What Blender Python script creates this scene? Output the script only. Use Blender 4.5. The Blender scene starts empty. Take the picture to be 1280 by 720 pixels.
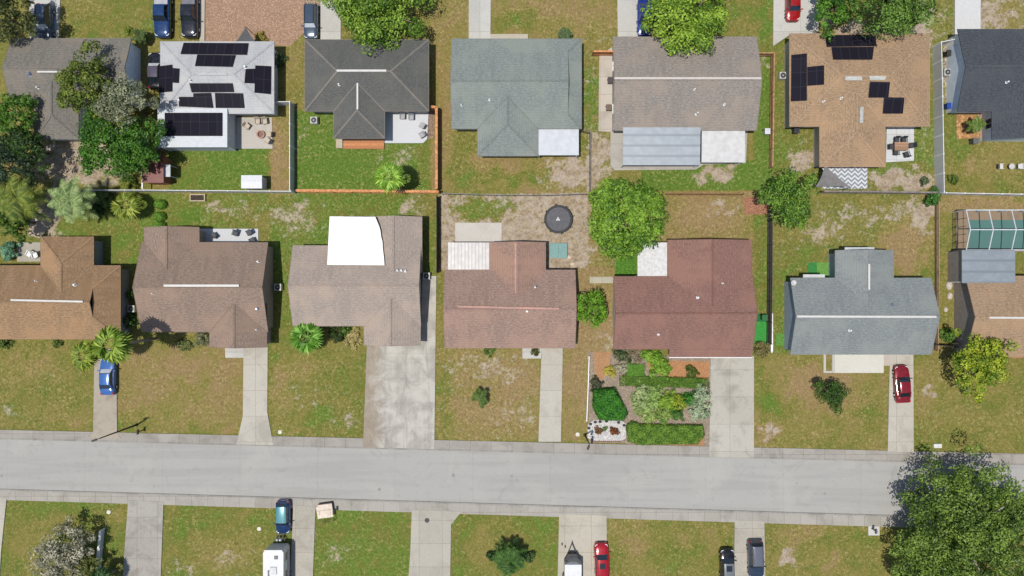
import bpy, math, random
import numpy as np
from mathutils import Vector
from mathutils.bvhtree import BVHTree
R = math.radians
rnd = random.Random(7)
SC = bpy.context.scene
COL = SC.collection
HC = 85.0                                  # drone height in metres; 10 photo pixels = 1 m on the ground

def P(px, py, z=0.0):
    k = (HC - z) / HC
    return Vector(((px - 640) / 10 * k, (360 - py) / 10 * k, z))

# ------------------------------------------------------------------ materials
def lin(c):
    c = c / 255
    return c / 12.92 if c <= .04045 else ((c + .055) / 1.055) ** 2.4
GAIN = 1.5
def T(r, g, b, k=GAIN):                    # albedo of a surface that reads as this colour in full sun
    return (min(.9, lin(r) / k), min(.9, lin(g) / k), min(.9, lin(b) / k), 1)

class NB:
    def __init__(s, name):
        s.m = bpy.data.materials.new(name); s.m.use_nodes = True
        s.nt = s.m.node_tree; s.nt.nodes.clear()
        s.out = s.nt.nodes.new('ShaderNodeOutputMaterial')
    def n(s, typ, ins=None, **props):
        nd = s.nt.nodes.new('ShaderNode' + typ)
        for k, v in props.items(): setattr(nd, k, v)
        for k, v in (ins or {}).items():
            if isinstance(v, bpy.types.NodeSocket): s.nt.links.new(v, nd.inputs[k])
            else: nd.inputs[k].default_value = v
        return nd
    def coord(s, kind='Object'): return s.n('TexCoord').outputs[kind]
    def noise(s, scale, detail=3, rough=.55, vec=None, dist=0):
        return s.n('TexNoise', {'Scale': scale, 'Detail': detail, 'Roughness': rough, 'Vector': vec or s.coord(), 'Distortion': dist}).outputs['Fac']
    def ramp(s, fac, a, b, lo=0.0, hi=1.0):
        return s.n('MapRange', {0: fac, 1: a, 2: b, 3: lo, 4: hi}, interpolation_type='SMOOTHSTEP').outputs[0]
    def mix(s, fac, a, b, bt='MIX'):
        nd = s.n('Mix', data_type='RGBA', blend_type=bt)
        for sock, v in ((nd.inputs[0], fac), (nd.inputs[6], a), (nd.inputs[7], b)):
            if isinstance(v, bpy.types.NodeSocket): s.nt.links.new(v, sock)
            else: sock.default_value = v
        return nd.outputs[2]
    def math(s, op, a, b=0.0, c=0.0):
        return s.n('Math', {0: a, 1: b, 2: c}, operation=op).outputs[0]
    def bsdf(s, col, rough=.8, **kw):
        ins = {'Base Color': col, 'Roughness': rough}
        for k, v in kw.items(): ins[k.replace('_', ' ')] = v
        b = s.n('BsdfPrincipled', ins)
        s.nt.links.new(b.outputs[0], s.out.inputs[0]); return b
    def bump(s, b, h, strength=.4, dist=.05):
        nd = s.n('Bump', {'Strength': strength, 'Distance': dist, 'Height': h})
        s.nt.links.new(nd.outputs[0], b.inputs['Normal'])

def sc(c, k): return (c[0] * k, c[1] * k, c[2] * k, 1)
_mc = {}
def cached(fn):
    def g(*a, **k):
        key = (fn.__name__, a, tuple(sorted(k.items())))
        if key not in _mc: _mc[key] = fn(*a, **k)
        return _mc[key]
    return g

@cached
def plain(c, rough=.6, metallic=0.0, spec=.4, var=.12, scale=2.0):
    s = NB('plain'); f = s.noise(scale, 4)
    col = s.mix(s.ramp(f, .3, .7), sc(c, 1 - var), sc(c, 1 + var))
    s.bsdf(col, rough, Metallic=metallic, Specular_IOR_Level=spec); return s.m

@cached
def shingle(c, streak=.18, warm=.1, ne_dark=0.0):
    s = NB('shingle'); co = s.coord()
    nrm = s.n('NewGeometry').outputs['Normal']
    sx = s.n('SeparateXYZ', {0: nrm}); p = s.n('SeparateXYZ', {0: co})
    side = s.math('GREATER_THAN', s.math('ABSOLUTE', sx.outputs[0]), s.math('ABSOLUTE', sx.outputs[1]))
    along = s.n('Mix', {0: side, 2: p.outputs[0], 3: p.outputs[1]}).outputs[0]
    up = s.n('Mix', {0: side, 2: p.outputs[1], 3: p.outputs[0]}).outputs[0]
    v = s.n('CombineXYZ', {0: s.math('MULTIPLY', along, 2.6), 1: s.math('MULTIPLY', up, 7.0), 2: 0.0}).outputs[0]
    tabs = s.noise(1.0, 4, .75, v)
    v2 = s.n('CombineXYZ', {0: s.math('MULTIPLY', along, 1.3), 1: s.math('MULTIPLY', up, .22), 2: 3.0}).outputs[0]
    wash = s.noise(1.0, 3, .6, v2)
    grit = s.noise(9, 2, .8, co); big = s.noise(.28, 4, .6, co)
    col = s.mix(s.ramp(tabs, .34, .66), sc(c, 1 - streak * 1.7), sc(c, 1 + streak * 1.7))
    col = s.mix(s.math('MULTIPLY', s.ramp(grit, .4, .7), .55), col, sc(c, .66))
    col = s.mix(s.math('MULTIPLY', s.ramp(wash, .5, .68), .42), col, sc(c, .74))
    col = s.mix(s.math('MULTIPLY', s.ramp(big, .45, .64), .65), col, (c[0] * (1.15 + warm), c[1] * 1.12, c[2] * 1.05, 1))
    if ne_dark:                                     # patchy darker tone on the north and east slopes of this roof
        ne_slope = s.math('ADD', s.ramp(sx.outputs[1], -.02, .1), s.ramp(sx.outputs[0], .02, .12)); ne_slope = s.math('MINIMUM', ne_slope, 1.0)
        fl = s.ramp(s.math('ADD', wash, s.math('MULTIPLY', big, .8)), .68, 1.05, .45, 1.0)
        col = s.mix(s.math('MULTIPLY', s.math('MULTIPLY', ne_slope, fl), ne_dark), col, sc(c, .42))
    course = s.n('TexWave', {'Vector': s.n('CombineXYZ', {0: up, 1: 0.0, 2: 0.0}).outputs[0], 'Scale': 1.05, 'Distortion': .6}, bands_direction='X').outputs['Fac']
    col = s.mix(s.math('MULTIPLY', s.ramp(course, 0, .35, 1, 0), .16), col, sc(c, .55))
    b = s.bsdf(col, .95, Specular_IOR_Level=.15)
    s.bump(b, s.math('ADD', tabs, grit), .5, .04); return s.m

@cached
def concrete(c, stain=.5, joint=0.0, cool=0):
    s = NB('concrete'); co = s.coord()
    big = s.noise(.35, 5, .65, co, .6); mid = s.noise(1.7, 5, .65, co); fine = s.noise(11, 3, .7, co)
    col = s.mix(s.ramp(fine, .3, .7), sc(c, .9), sc(c, 1.07))
    col = s.mix(s.math('MULTIPLY', s.ramp(big, .46, .68), stain), col, (c[0] * .62, c[1] * .61, c[2] * .59, 1))
    col = s.mix(s.math('MULTIPLY', s.ramp(mid, .55, .75), stain * .7), col, sc(c, .6))
    v = s.n('TexVoronoi', {'Vector': s.n('Mix', {0: .12, 4: co, 5: s.n('TexNoise', {'Scale': 1.2, 'Vector': co}).outputs['Color']}, data_type='VECTOR').outputs[1], 'Scale': .22}, feature='DISTANCE_TO_EDGE').outputs['Distance']
    col = s.mix(s.math('MULTIPLY', s.ramp(v, .0, .010, 1, 0), .14), col, sc(c, .4))
    if joint:
        br = s.n('TexBrick', {'Vector': co, 'Color1': (1, 1, 1, 1), 'Color2': (.88, .875, .865, 1), 'Mortar': (.6, .59, .57, 1), 'Scale': 1.0, 'Mortar Size': .022, 'Brick Width': joint, 'Row Height': joint, 'Bias': -.2}, offset=0.0)
        col = s.mix(1.0, col, br.outputs[0], 'MULTIPLY')
    s.bsdf(col, .9, Specular_IOR_Level=.2); return s.m

@cached
def asphalt(c):
    s = NB('asphalt'); co = s.coord()
    st = s.n('Mapping', {'Vector': co, 'Scale': (.06, .9, 1)}).outputs[0]
    lanes = s.noise(1.0, 3, .5, st); big = s.noise(.16, 5, .6, co, .5); fine = s.noise(14, 2, .8, co); mid = s.noise(1.3, 5, .7, co)
    col = s.mix(s.ramp(fine, .25, .75), sc(c, .9), sc(c, 1.08))
    col = s.mix(s.math('MULTIPLY', s.ramp(lanes, .42, .62), .42), col, sc(c, .8))
    col = s.mix(s.math('MULTIPLY', s.ramp(big, .5, .72), .5), col, (c[0] * 1.14, c[1] * 1.13, c[2] * 1.1, 1))
    col = s.mix(s.math('MULTIPLY', s.ramp(mid, .54, .68), .3), col, sc(c, .72))
    pat = s.noise(.45, 6, .7, s.n('VectorMath', {0: co, 1: (40, 8, 3)}).outputs[0], .8)
    col = s.mix(s.math('MULTIPLY', s.ramp(pat, .55, .68), .34), col, sc(c, .7))
    w = s.n('TexNoise', {'Scale': .5, 'Detail': 4, 'Vector': co}).outputs['Color']
    v = s.n('TexVoronoi', {'Vector': s.n('Mix', {0: .2, 4: co, 5: w}, data_type='VECTOR').outputs[1], 'Scale': .085}, feature='DISTANCE_TO_EDGE').outputs['Distance']
    w2 = s.n('TexNoise', {'Scale': .9, 'Detail': 6, 'Roughness': .7, 'Vector': co}).outputs['Color']
    v2 = s.n('TexVoronoi', {'Vector': s.n('Mix', {0: .55, 4: co, 5: w2}, data_type='VECTOR').outputs[1], 'Scale': .11}, feature='DISTANCE_TO_EDGE').outputs['Distance']
    col = s.mix(s.math('MULTIPLY', s.math('MULTIPLY', s.ramp(v2, 0, .004, 1, 0), s.ramp(big, .5, .6)), .22), col, sc(c, .5))
    x = s.n('SeparateXYZ', {0: co}).outputs[0]
    jn = s.ramp(s.math('ABSOLUTE', s.math('SUBTRACT', s.math('FRACT', s.math('DIVIDE', s.math('ADD', x, s.math('MULTIPLY', mid, .12)), 9.7)), .5)), .0, .006, 1, 0)
    col = s.mix(s.math('MULTIPLY', jn, .3), col, sc(c, .6))
    oil = s.n('TexVoronoi', {'Vector': co, 'Scale': .28, 'Randomness': 1}).outputs['Distance']
    col = s.mix(s.math('MULTIPLY', s.ramp(oil, .03, .085, 1, 0), .5), col, sc(c, .42))
    b = s.bsdf(col, .9, Specular_IOR_Level=.2); return s.m

@cached
def leafmat(a, b, trans=.35, grey=None):
    s = NB('leaves')
    r = s.n('NewGeometry').outputs['Random Per Island']
    tone = s.n('Attribute', attribute_name='tone').outputs['Fac']
    f = s.math('ADD', s.math('MULTIPLY', r, .5), s.math('MULTIPLY', tone, .5))
    col = s.mix(s.ramp(f, .15, .85), a, b)
    d = s.n('BsdfPrincipled', {'Base Color': col, 'Roughness': .55, 'Specular IOR Level': .35})
    t = s.n('BsdfTranslucent', {'Color': s.mix(.35, col, (.2, .3, .04, 1))})
    mx = s.n('MixShader', {0: trans, 1: d.outputs[0], 2: t.outputs[0]})
    s.nt.links.new(mx.outputs[0], s.out.inputs[0]); return s.m

@cached
def paint(c, rough=.2, coat=.5, metallic=.2):
    s = NB('car_paint')
    f = s.noise(60, 2)
    dust = s.noise(3, 4)
    col = s.mix(s.math('MULTIPLY', s.ramp(f, .4, .6), .2), c, sc(c, 1.25))
    col = s.mix(s.math('MULTIPLY', s.ramp(dust, .4, .75), .05), col, (.35, .33, .3, 1))
    s.bsdf(col, rough, Metallic=metallic, Coat_Weight=coat, Coat_Roughness=.06); return s.m

@cached
def glassy(c=(.012, .018, .024, 1), rough=.06):
    s = NB('tinted_glass'); s.bsdf(c, rough, Specular_IOR_Level=.9, IOR=1.6); return s.m

@cached
def solar():
    s = NB('solar_cells'); co = s.coord('UV')
    br = s.n('TexBrick', {'Vector': co, 'Color1': (.013, .012, .018, 1), 'Color2': (.018, .016, .023, 1), 'Mortar': (.03, .03, .04, 1), 'Scale': 1.0, 'Mortar Size': .03, 'Brick Width': 1.05, 'Row Height': 1.7}, offset=0.0)
    s.bsdf(br.outputs[0], .22, Specular_IOR_Level=.06); return s.m

@cached
def planks(c, w=.15, axis=0):
    s = NB('planks'); co = s.coord()
    p = s.n('SeparateXYZ', {0: co})
    u = s.math('DIVIDE', p.outputs[axis], w)
    cell = s.n('TexWhiteNoise', {'W': s.math('FLOOR', u)}, noise_dimensions='1D').outputs['Value']
    gap = s.ramp(s.math('ABSOLUTE', s.math('SUBTRACT', s.math('FRACT', u), .5)), .44, .5)
    col = s.mix(cell, sc(c, .72), sc(c, 1.25))
    col = s.mix(s.math('MULTIPLY', s.ramp(s.noise(4, 4), .45, .7), .5), col, sc(c, .65))
    col = s.mix(gap, col, sc(c, .2)); s.bsdf(col, .85); return s.m

@cached
def corrugated(c, w=.45, axis=0, dark=.55, stain=.4):
    s = NB('corrugated_metal'); co = s.coord(); p = s.n('SeparateXYZ', {0: co})
    f = s.math('FRACT', s.math('DIVIDE', p.outputs[axis], w))
    g = s.ramp(s.math('ABSOLUTE', s.math('SUBTRACT', f, .5)), .30, .5)
    col = s.mix(s.ramp(s.noise(1.2, 5), .35, .7), sc(c, 1 - stain * .6), sc(c, 1.06))
    col = s.mix(g, col, sc(c, dark)); s.bsdf(col, .45, Metallic=.15); return s.m

def gravel_mat(c, dark=.4, scale=7):
    s = NB('gravel'); co = s.coord()
    v = s.n('TexVoronoi', {'Vector': co, 'Scale': scale})
    r = s.n('SeparateXYZ', {0: v.outputs['Color']}).outputs[0]
    col = s.mix(r, sc(c, .62), sc(c, 1.35))
    col = s.mix(s.ramp(v.outputs['Distance'], .3, .7), col, sc(c, dark))
    col = s.mix(s.math('MULTIPLY', s.ramp(s.noise(.5, 5), .5, .7), .5), col, sc(c, .7))
    b = s.bsdf(col, .95); s.bump(b, v.outputs['Distance'], .8, -.06); return s.m

# ------------------------------------------------------------------ objects
def tag(o, label=None, cat=None, group=None, kind=None):
    if label: o['label'] = label
    if cat: o['category'] = cat
    if group: o['group'] = group
    if kind: o['kind'] = kind
    return o
def thing(name, label, cat, loc=(0, 0, 0), rz=0, group=None):
    o = bpy.data.objects.new(name, None); COL.objects.link(o); o.empty_display_size = .3
    o.location = loc; o.rotation_euler = (0, 0, rz)
    return tag(o, label, cat, group)
def origin(o):
    v = Vector((0, 0, 0))
    while o: v += Vector(o.location); o = o.parent
    return v
def dup(o, loc=None, rz=None, label=None, parent=None):
    c = o.copy(); COL.objects.link(c); c.parent = parent
    if loc is not None: c.location = loc
    if rz is not None: c.rotation_euler = (0, 0, rz)
    if label: c['label'] = label
    for ch in o.children: dup(ch, parent=c)
    return c

class MB:
    def __init__(s): s.v = []; s.f = []; s.mi = []; s.uv = {}
    def poly(s, pts, m=0, uv=None):
        i = len(s.v); s.v += [tuple(p) for p in pts]
        if uv: s.uv[len(s.f)] = uv
        s.f.append(list(range(i, i + len(pts)))); s.mi.append(m); return s
    def mesh(s, v, f, m=0):
        i = len(s.v); s.v += [tuple(p) for p in v]
        for q in f: s.f.append([i + k for k in q]); s.mi.append(m)
        return s
    def prism(s, xy, z0, z1, m=0, side=None, ch=0.0):
        n = len(xy); a = sum((xy[i][0] * xy[(i + 1) % n][1] - xy[(i + 1) % n][0] * xy[i][1]) for i in range(n))
        if a < 0: xy = list(reversed(xy))
        v = [(x, y, z0) for x, y in xy] + [(x, y, z1) for x, y in xy]
        f = [list(range(n - 1, -1, -1)), list(range(n, 2 * n))]
        s.mesh(v, f + [[i, (i + 1) % n, n + (i + 1) % n, n + i] for i in range(n)], m)
        if side is not None:
            for k in range(1, n + 1): s.mi[-k] = side
        return s
    def box(s, x0, y0, z0, x1, y1, z1, m=0):
        return s.prism([(x0, y0), (x1, y0), (x1, y1), (x0, y1)], min(z0, z1), max(z0, z1), m)
    def obox(s, c, size, rz=0, m=0):
        cx, cy, cz = c; a, b, h = size[0] / 2, size[1] / 2, size[2] / 2; co, si = math.cos(rz), math.sin(rz)
        return s.prism([(cx + x * co - y * si, cy + x * si + y * co) for x, y in ((-a, -b), (a, -b), (a, b), (-a, b))], cz - h, cz + h, m)
    def tube(s, p0, p1, r0, r1=None, seg=8, m=0):
        p0, p1 = Vector(p0), Vector(p1); r1 = r0 if r1 is None else r1
        d = (p1 - p0).normalized(); u = d.orthogonal().normalized(); w = d.cross(u)
        v = []
        for p, r in ((p0, r0), (p1, r1)):
            for k in range(seg):
                a = 2 * math.pi * k / seg; v.append(p + (u * math.cos(a) + w * math.sin(a)) * r)
        f = [[k, (k + 1) % seg, seg + (k + 1) % seg, seg + k] for k in range(seg)] + [list(range(seg - 1, -1, -1)), list(range(seg, 2 * seg))]
        return s.mesh(v, f, m)
    def bar(s, p0, p1, w, h, m=0):                 # flat bar of width w (horizontal) and height h whose top edge is p0-p1
        p0, p1 = Vector(p0), Vector(p1); d = p1 - p0; n = Vector((-d.y, d.x, 0)).normalized() * (w / 2); z = Vector((0, 0, h))
        v = [p0 + n, p0 - n, p1 - n, p1 + n]; v = v + [p - z for p in v]
        return s.mesh(v, [[0, 1, 2, 3], [7, 6, 5, 4], [0, 4, 5, 1], [1, 5, 6, 2], [2, 6, 7, 3], [3, 7, 4, 0]], m)
    def lathe(s, c, prof, seg=16, m=0, sx=1, sy=1):
        v = []; n = len(prof)
        for r, z in prof:
            for k in range(seg):
                a = 2 * math.pi * k / seg; v.append((c[0] + r * sx * math.cos(a), c[1] + r * sy * math.sin(a), c[2] + z))
        f = [[j * seg + k, j * seg + (k + 1) % seg, (j + 1) * seg + (k + 1) % seg, (j + 1) * seg + k] for j in range(n - 1) for k in range(seg)]
        f += [list(range(seg - 1, -1, -1)), list(range((n - 1) * seg, n * seg))]
        return s.mesh(v, f, m)
    def build(s, name, mats, parent=None, smooth=False):
        me = bpy.data.meshes.new(name); o = origin(parent) if parent else Vector((0, 0, 0))
        me.from_pydata([(x - o.x, y - o.y, z - o.z) for x, y, z in s.v], [], s.f)
        for m in (mats if isinstance(mats, (list, tuple)) else [mats]): me.materials.append(m)
        me.polygons.foreach_set('material_index', s.mi)
        if s.uv:
            ul = me.uv_layers.new(name='UVMap')
            for fi, uv in s.uv.items():
                for li, q in zip(me.polygons[fi].loop_indices, uv): ul.data[li].uv = q
        if smooth: me.polygons.foreach_set('use_smooth', [True] * len(me.polygons))
        me.update(); ob = bpy.data.objects.new(name, me); COL.objects.link(ob); ob.parent = parent
        return ob

def one(name, label, cat, mb, mats, loc=None, group=None, smooth=False):
    ob = mb.build(name, mats, None, smooth)
    return tag(ob, label, cat, group)
def setting(name, mb, mats, kind='structure', loc=None):
    return tag(mb.build(name, mats), kind=kind)
def sheet(name, pts, z, mat, thick=0.0):
    mb = MB(); xy = [tuple(P(*p)[:2]) for p in pts]
    if thick: mb.prism(xy, -.05, z)
    else: mb.poly([(x, y, z) for x, y in (xy if sum(xy[i][0] * xy[(i + 1) % len(xy)][1] - xy[(i + 1) % len(xy)][0] * xy[i][1] for i in range(len(xy))) > 0 else xy[::-1])])
    return setting(name, mb, mat)
def rect(x0, y0, x1, y1): return [(x0, y0), (x1, y0), (x1, y1), (x0, y1)]

# ------------------------------------------------------------------ foliage
def leaves_object(name, c, n, size, tone, mat, parent, rng, aspect=.55):
    N = len(c)
    r = rng.normal(size=(N, 3)); t = np.cross(n, r); t /= np.linalg.norm(t, axis=1)[:, None] + 1e-9
    b = np.cross(n, t); s = size[:, None]
    v = np.empty((N, 4, 3))
    v[:, 0] = c - t * s * .5; v[:, 1] = c + b * s * .5 * aspect + n * s * .08
    v[:, 2] = c + t * s * .5 - n * s * .1; v[:, 3] = c - b * s * .5 * aspect + n * s * .08
    o = origin(parent); v -= np.array(o)
    me = bpy.data.meshes.new(name)
    me.vertices.add(4 * N); me.vertices.foreach_set('co', v.ravel())
    me.loops.add(4 * N); me.loops.foreach_set('vertex_index', np.arange(4 * N, dtype=np.int32))
    me.polygons.add(N); me.polygons.foreach_set('loop_start', np.arange(0, 4 * N, 4, dtype=np.int32))
    me.update(calc_edges=True)
    at = me.attributes.new('tone', 'FLOAT', 'POINT'); at.data.foreach_set('value', np.repeat(tone, 4).astype(np.float32))
    me.materials.append(mat)
    ob = bpy.data.objects.new(name, me); COL.objects.link(ob); ob.parent = parent
    return ob

def unit(v): return v / (np.linalg.norm(v, axis=-1, keepdims=True) + 1e-9)
def crown_points(rng, r, rz, clumps, per, rc, lobes=None, flat=.1, rough=.22):
    """leaf centres, normals and clump tones of a crown made of clumps spread through a dome of radius r and height rz"""
    ph = rng.uniform(0, 6.28, 4); am = rng.uniform(.5, 1, 4) * rough
    C = []; Nn = []; To = []
    for k in range(clumps):
        if lobes is not None and rng.random() < .85:
            lx, ly, lz, lr = lobes[rng.integers(len(lobes))]
        else: lx, ly, lz, lr = 0, 0, 0, 1
        a = rng.uniform(0, 6.283); u = rng.uniform(-flat * 3, 1)
        h = math.sqrt(max(0, 1 - max(u, 0) ** 2))
        wob = 1 + am[0] * math.sin(2 * a + ph[0]) + am[1] * math.sin(3 * a + ph[1]) + am[2] * math.sin(5 * a + ph[2]) + am[3] * .6 * math.sin(9 * a + ph[3])
        rr = rng.uniform(.35, 1) ** .5
        q = np.array([lx + lr * math.cos(a) * h * wob * rr, ly + lr * math.sin(a) * h * wob * rr, lz + lr * u * (.75 + .25 * rr)]) * np.array([r, r, rz])
        cr = rc * rng.uniform(.6, 1.3); m = int(per * rng.uniform(.7, 1.3))
        d = unit(rng.normal(size=(m, 3))); d[:, 2] = np.abs(d[:, 2]) * .85 + d[:, 2] * .15
        rad = cr * rng.uniform(.35, 1, m) ** .5
        C.append(q + d * rad[:, None] * np.array([1, 1, .75]))
        Nn.append(unit(d * .85 + np.array([0, 0, .3]) + rng.normal(size=(m, 3)) * .34))
        To.append(np.full(m, rng.random()) * 1.0 + .2 * (rng.random(m) - .5))
    return np.concatenate(C), np.concatenate(Nn), np.concatenate(To)

BARK = plain((.16, .12, .085, 1), .95, var=.3, scale=6)
def tree(label, px, py, r, h, cols, name='tree', rzf=.55, leaf=.3, bark=None, dens=1.0, rc=None, lobes=None, seed=1, trans=.3, group=None, sub=None, rough=.22, cat='tree'):
    rng = np.random.default_rng(seed)
    zc = h - r * rzf if h - r * rzf > .4 else h * .35
    rz = h - zc
    base = P(px, py, zc + rz * .45); base.z = 0
    t = thing(name, label, cat, base, 0, group)
    rc = rc or max(.42, r * .2)
    clumps = int(dens * 8.5 * (r / rc) ** 1.55); per = int(70 * (rc / leaf) ** 2 * .085 * 1.4) + 10
    c, n, to = crown_points(rng, r * .9, rz * .92, clumps, per, rc, lobes, rough=rough)
    c = c + np.array([base.x, base.y, zc])
    c[:, 2] = np.maximum(c[:, 2], .12)
    leaves_object('crown', c, n, leaf * rng.uniform(.6, 1.35, len(c)), to, leafmat(*cols, trans), t, rng)
    if sub:                                        # a second kind of leaf mixed through the crown (blossom, dead sprays)
        k = rng.random(len(c)) < .0
    mb = MB(); tr = max(.06, r * .055)
    zt = max(.3, zc * .9)
    mb.tube((base.x, base.y, -.05), (base.x + tr, base.y, zt), tr * 1.25, tr * .85, 9)
    for k in range(7 if r > 1.5 else 3):
        a = k * 2.4 + seed; q = rng.uniform(.45, .75)
        mid = Vector((base.x + r * .25 * math.cos(a), base.y + r * .25 * math.sin(a), zt + rz * .25))
        mb.tube((base.x + tr, base.y, zt * .92), mid, tr * .6, tr * .4, 6)
        mb.tube(mid, (base.x + r * q * math.cos(a + .2), base.y + r * q * math.sin(a + .2), zt + rz * .55), tr * .4, tr * .12, 6)
    mb.build('trunk', bark or BARK, t, True)
    return t

def shrub(label, px, py, r, h, cols, name='shrub', leaf=.2, seed=1, sx=1.0, sy=1.0, group=None, dens=1.0, rough=.15, cat='shrub', trans=.25):
    rng = np.random.default_rng(seed + 500)
    b = P(px, py, h * .6); b.z = 0
    t = thing(name, label, cat, b, 0, group)
    rc = max(.22, r * .28)
    c, n, to = crown_points(rng, r * .88, h * .8, int(dens * 6 * (r / rc) ** 1.6), int(24 * (rc / leaf) ** 2 * .45) + 8, rc, None, .05, rough)
    c = c * np.array([sx, sy, 1]) + np.array([b.x, b.y, h * .12]); c[:, 2] = np.maximum(c[:, 2], .04)
    leaves_object('foliage', c, n, leaf * rng.uniform(.6, 1.3, len(c)), to, leafmat(*cols, trans), t, rng)
    mb = MB()
    for k in range(4):
        a = k * 1.6 + seed; mb.tube((b.x, b.y, -.03), (b.x + r * .4 * sx * math.cos(a), b.y + r * .4 * sy * math.sin(a), h * .55), .035, .015, 5)
    mb.build('stem', BARK, t)
    return t

def ball(label, px, py, r, h, cols, name='ball_shrub', seed=1, group=None, leaf=.11):
    rng = np.random.default_rng(seed); b = P(px, py, h * .6); b.z = 0
    t = thing(name, label, 'shrub', b, 0, group)
    d = unit(rng.normal(size=(1500, 3))); d[:, 2] = np.abs(d[:, 2]); lump = 1 + .05 * np.sin(d[:, 0] * 7 + seed) * np.sin(d[:, 1] * 8)
    c = d * np.array([r * 1.12, r * .88, h * .96]) * lump[:, None] * rng.uniform(.93, 1.02, (1500, 1)) + np.array([b.x, b.y, .03])
    leaves_object('foliage', c, unit(d + rng.normal(size=d.shape) * .3), leaf * rng.uniform(.6, 1.3, 1500), rng.random(1500), leafmat(*cols, .2), t, rng)
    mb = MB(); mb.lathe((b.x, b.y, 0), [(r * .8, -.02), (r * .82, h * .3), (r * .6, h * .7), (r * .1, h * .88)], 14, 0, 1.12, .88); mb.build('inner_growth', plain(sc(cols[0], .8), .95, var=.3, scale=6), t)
    return t

def hedge(label, poly, h, cols, seed=1, leaf=.2, dens=150, name='hedge', rough=.12):
    rng = np.random.default_rng(seed + 900)
    pts = np.array([tuple(P(x, y, h * .8)[:2]) for x, y in poly]); c0 = pts.mean(0)
    t = thing(name, label, 'hedge', (c0[0], c0[1], 0))
    lo, hi = pts.min(0), pts.max(0); area = np.prod(hi - lo)
    q = rng.uniform(lo, hi, (int(area * dens * 1.6), 2))
    ins = np.zeros(len(q), bool); dist = np.full(len(q), 9.)
    for i in range(len(pts)):
        a, b = pts[i], pts[(i + 1) % len(pts)]
        cr = ((a[1] > q[:, 1]) != (b[1] > q[:, 1])) & (q[:, 0] < (b[0] - a[0]) * (q[:, 1] - a[1]) / (b[1] - a[1] + 1e-9) + a[0]); ins ^= cr
        ab = b - a; tt = np.clip(((q - a) @ ab) / (ab @ ab), 0, 1); dist = np.minimum(dist, np.linalg.norm(q - (a + tt[:, None] * ab), axis=1))
    q, dist = q[ins], dist[ins]
    wob = np.sin(q[:, 0] * 2.3 + seed) * np.sin(q[:, 1] * 2.9 + 1) * rough + np.sin(q[:, 0] * 5.1) * np.cos(q[:, 1] * 4.3) * rough * .6
    edge = np.clip(dist / .35, 0, 1)
    z = (h + wob) * (.35 + .65 * np.sqrt(1 - (1 - edge) ** 2)) - rng.random(len(q)) ** 2 * h * .35
    c = np.column_stack([q + rng.normal(size=q.shape) * .05, np.maximum(z, .05)])
    # the clipped sides
    sd = []
    for i in range(len(pts)):
        a, b = pts[i], pts[(i + 1) % len(pts)]; m = int(np.linalg.norm(b - a) * h * dens)
        u = rng.random((m, 1)); s = a + u * (b - a) + rng.normal(size=(m, 2)) * .06; sd.append(np.column_stack([s, rng.uniform(.03, h * .8, m)]))
    sd = np.concatenate(sd); nd = unit(np.column_stack([sd[:, :2] - c0, np.full(len(sd), .6)]) + rng.normal(size=sd.shape) * .4)
    n = unit(np.column_stack([rng.normal(size=(len(c), 2)) * .45, np.ones(len(c))]))
    c = np.concatenate([c, sd]); n = np.concatenate([n, nd])
    to = .5 + .5 * np.sin(c[:, 0] * 3.1 + 2) * np.sin(c[:, 1] * 3.7) * .7 + rng.normal(size=len(c)) * .12
    leaves_object('foliage', c, n, leaf * rng.uniform(.6, 1.3, len(c)), np.clip(to, 0, 1), leafmat(*cols, .25), t, rng)
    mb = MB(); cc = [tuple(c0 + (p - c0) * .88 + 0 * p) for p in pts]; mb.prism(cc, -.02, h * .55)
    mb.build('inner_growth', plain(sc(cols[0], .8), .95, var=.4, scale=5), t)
    mb = MB()
    for k in range(max(3, int((hi - lo).max() / .8))):
        f = (k + .5) / max(3, int((hi - lo).max() / .8)); i = int(f * len(pts)); p = c0 * .5 + pts[i] * .5
        mb.tube((p[0], p[1], -.03), (p[0], p[1], h * .6), .04, .02, 5)
    mb.build('stem', BARK, t)
    return t

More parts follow.
